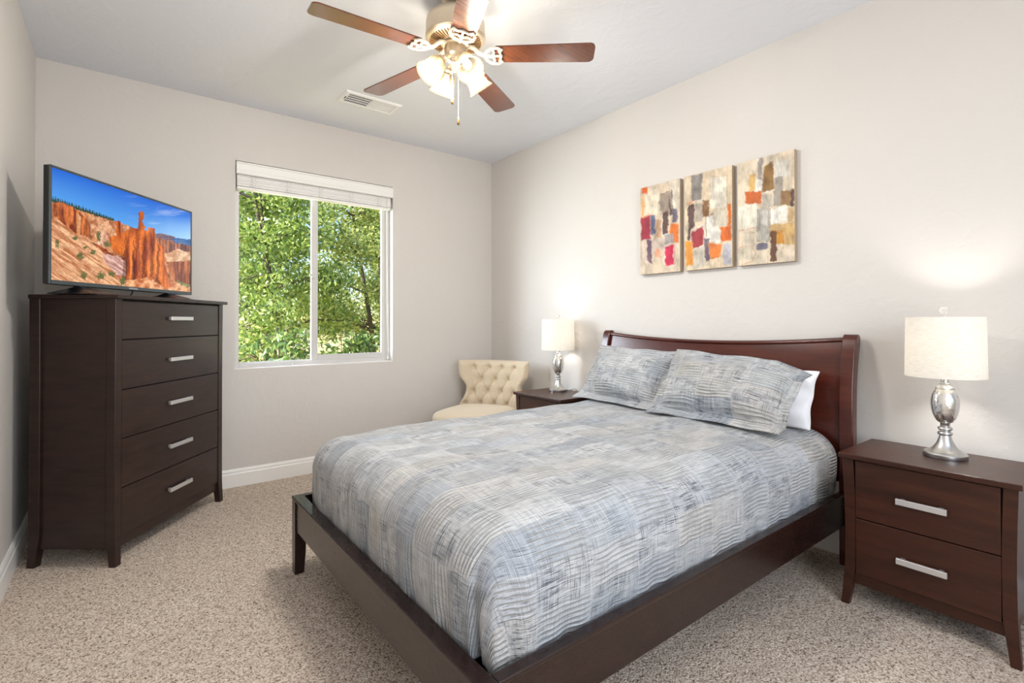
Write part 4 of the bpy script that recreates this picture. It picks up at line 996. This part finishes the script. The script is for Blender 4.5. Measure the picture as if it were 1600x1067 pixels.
def leaf_mat(name, c1, c2, c3):
    m = Mat(name); m.n.remove(m.b)
    oi = m.n.new('ShaderNodeAttribute'); oi.attribute_name = 'leafrand'
    colr = m.ramp(oi.outputs['Fac'], [(0.0, c1), (0.5, c2), (1.0, c3)])
    d_ = m.n.new('ShaderNodeBsdfDiffuse'); t_ = m.n.new('ShaderNodeBsdfTranslucent'); g_ = m.n.new('ShaderNodeBsdfGlossy'); g_.inputs['Roughness'].default_value = 0.4
    m.l(colr, d_.inputs[0]); m.l(colr, t_.inputs[0])
    a = m.n.new('ShaderNodeMixShader'); a.inputs[0].default_value = 0.45; m.l(d_.outputs[0], a.inputs[1]); m.l(t_.outputs[0], a.inputs[2])
    b = m.n.new('ShaderNodeMixShader'); b.inputs[0].default_value = 0.06; m.l(a.outputs[0], b.inputs[1]); m.l(g_.outputs[0], b.inputs[2]); m.l(b.outputs[0], m.o.inputs[0])
    return m.m
L_A = leaf_mat('leaf_bright', srgb(82, 110, 44), srgb(138, 164, 72), srgb(196, 206, 116))
L_B = leaf_mat('leaf_yellow', srgb(104, 128, 54), srgb(164, 182, 88), srgb(220, 218, 140))
L_C = leaf_mat('leaf_dark', srgb(48, 74, 34), srgb(86, 116, 50), srgb(128, 152, 72))
BARK = simple('bark', srgb(92, 80, 68), 0.9)
def leaves(centers, radii, n, size, seed, elong=2.0):
    r = np.random.default_rng(seed)
    k = r.integers(0, len(centers), n); c = np.array(centers)[k]; rad = np.array(radii)[k]
    dirs = r.normal(size=(n, 3)); dirs /= np.linalg.norm(dirs, axis=1)[:, None]
    pos = c + dirs * (rad * (0.35 + 0.65 * r.random(n) ** 0.5))[:, None] * np.array([1, 1, 0.85])
    ax = r.normal(size=(n, 3)) + np.array([0, 0, -0.5]); ax /= np.linalg.norm(ax, axis=1)[:, None]
    sd = np.cross(ax, r.normal(size=(n, 3))); sd /= np.linalg.norm(sd, axis=1)[:, None]
    nn = np.cross(ax, sd); s = size * (0.65 + 0.7 * r.random(n))[:, None]; w = s / elong
    vs = np.stack([pos, pos + ax * s * 0.45 + sd * w * 0.5 + nn * s * 0.08, pos + ax * s, pos + ax * s * 0.45 - sd * w * 0.5 + nn * s * 0.08], 1).reshape(-1, 3)
    fs = []
    for i in range(n): fs += [(4 * i, 4 * i + 1, 4 * i + 2), (4 * i, 4 * i + 2, 4 * i + 3)]
    me = bpy.data.meshes.new('foliage'); me.from_pydata(vs.tolist(), [], fs)
    at = me.attributes.new('leafrand', 'FLOAT', 'POINT'); at.data.foreach_set('value', np.repeat(r.random(n), 4).astype(np.float32))
    return me
def make_tree(x, y, hgt, spread, zlow, n, size, mat, label, seed, stems=1, group='trees outside the window', name='tree', tr=0.06):
    r = random.Random(seed); gz = ground_z(x, y) - 0.02
    t = thing(name, label, 'tree' if name == 'tree' else 'shrub', (x, y, gz), 0, group)
    mb = MB(); cs = []; rs = []
    for s in range(stems):
        a0 = r.uniform(0, 6.28); dx, dy = math.cos(a0) * 0.25 * spread * (stems > 1), math.sin(a0) * 0.25 * spread * (stems > 1)
        trunk = [Vector((dx * q * 1.2 + 0.06 * math.sin(q * 5 + s), dy * q * 1.2 + 0.05 * math.sin(q * 4 + 2 * s), q * hgt * 0.85)) for q in np.linspace(0, 1, 7)]
        mb.tube(trunk, [tr * (1 - 0.8 * q) for q in np.linspace(0, 1, 7)], 8)
        nb = 16 if name == 'tree' else 7
        for b_ in range(nb):
            f = r.uniform(max(0.05, zlow / hgt * 0.7), 1.0); p0 = trunk[min(6, int(f * 6))]
            an = r.uniform(0, 6.28); ln = spread * (0.45 + 0.6 * r.random()) * (1.1 - 0.55 * f)
            p1 = p0 + Vector((math.cos(an) * ln * 0.5, math.sin(an) * ln * 0.5, ln * 0.22)); p2 = p0 + Vector((math.cos(an) * ln, math.sin(an) * ln, ln * r.uniform(-0.05, 0.5)))
            mb.tube([p0, p1, p2], [tr * 0.4, tr * 0.25, tr * 0.1], 6)
            for q in (0.55, 0.8, 1.0):
                cc = p0.lerp(p2, q); 
                if cc.z > zlow: cs.append(tuple(cc)); rs.append(spread * r.uniform(0.16, 0.30))
    mb.build('trunk', BARK, t, 'all')
    link('foliage', leaves(cs, rs, n, size, seed), mat, t)
    return t
make_tree(-0.95, 3.9, 4.6, 1.55, 1.0, 15000, 0.07, L_A, 'leafy green tree nearest the left half of the window', 11, 2)
make_tree(0.75, 4.6, 4.8, 1.6, 1.1, 15000, 0.07, L_B, 'yellow-green tree nearest the right half of the window', 12, 2)
make_tree(-0.6, 7.2, 5.2, 2.0, 0.9, 11000, 0.085, L_A, 'green tree standing behind the gap between the two nearest trees', 13, 1)
make_tree(2.6, 7.8, 5.6, 2.2, 0.9, 11000, 0.085, L_B, 'yellow-green tree farther back, seen through the right pane', 14, 1)
make_tree(-2.2, 9.5, 4.6, 2.1, 1.2, 6000, 0.11, L_C, 'darker tree farthest back, seen low through the left pane', 15, 1)
for (x_, y_, h_, lab) in ((-5.5, 15.5, 6.0, 'broad far tree on the slope, leftmost seen through the window'), (1.2, 17.5, 6.5, 'broad far tree on the slope behind the middle of the window'), (8.0, 16.0, 6.2, 'broad far tree on the slope behind the right pane')):
    make_tree(x_, y_, h_, 3.2, 0.3, 5000, 0.20, L_C, lab, int(h_ * 10), 2, tr=0.1)
make_tree(-2.6, 6.0, 3.6, 1.4, 0.4, 9000, 0.075, L_A, 'low bushy green tree seen through the left edge of the left pane', 16, 1)
make_tree(-1.35, 2.3, 1.75, 0.62, 0.75, 750, 0.085, L_C, 'thin dark-stemmed shrub outside the lower left pane', 21, 4, 'shrubs below the window', 'shrub', 0.018)
make_tree(-0.45, 2.5, 1.65, 0.62, 0.75, 750, 0.085, L_C, 'thin dark-stemmed shrub outside the lower right pane', 22, 4, 'shrubs below the window', 'shrub', 0.018)
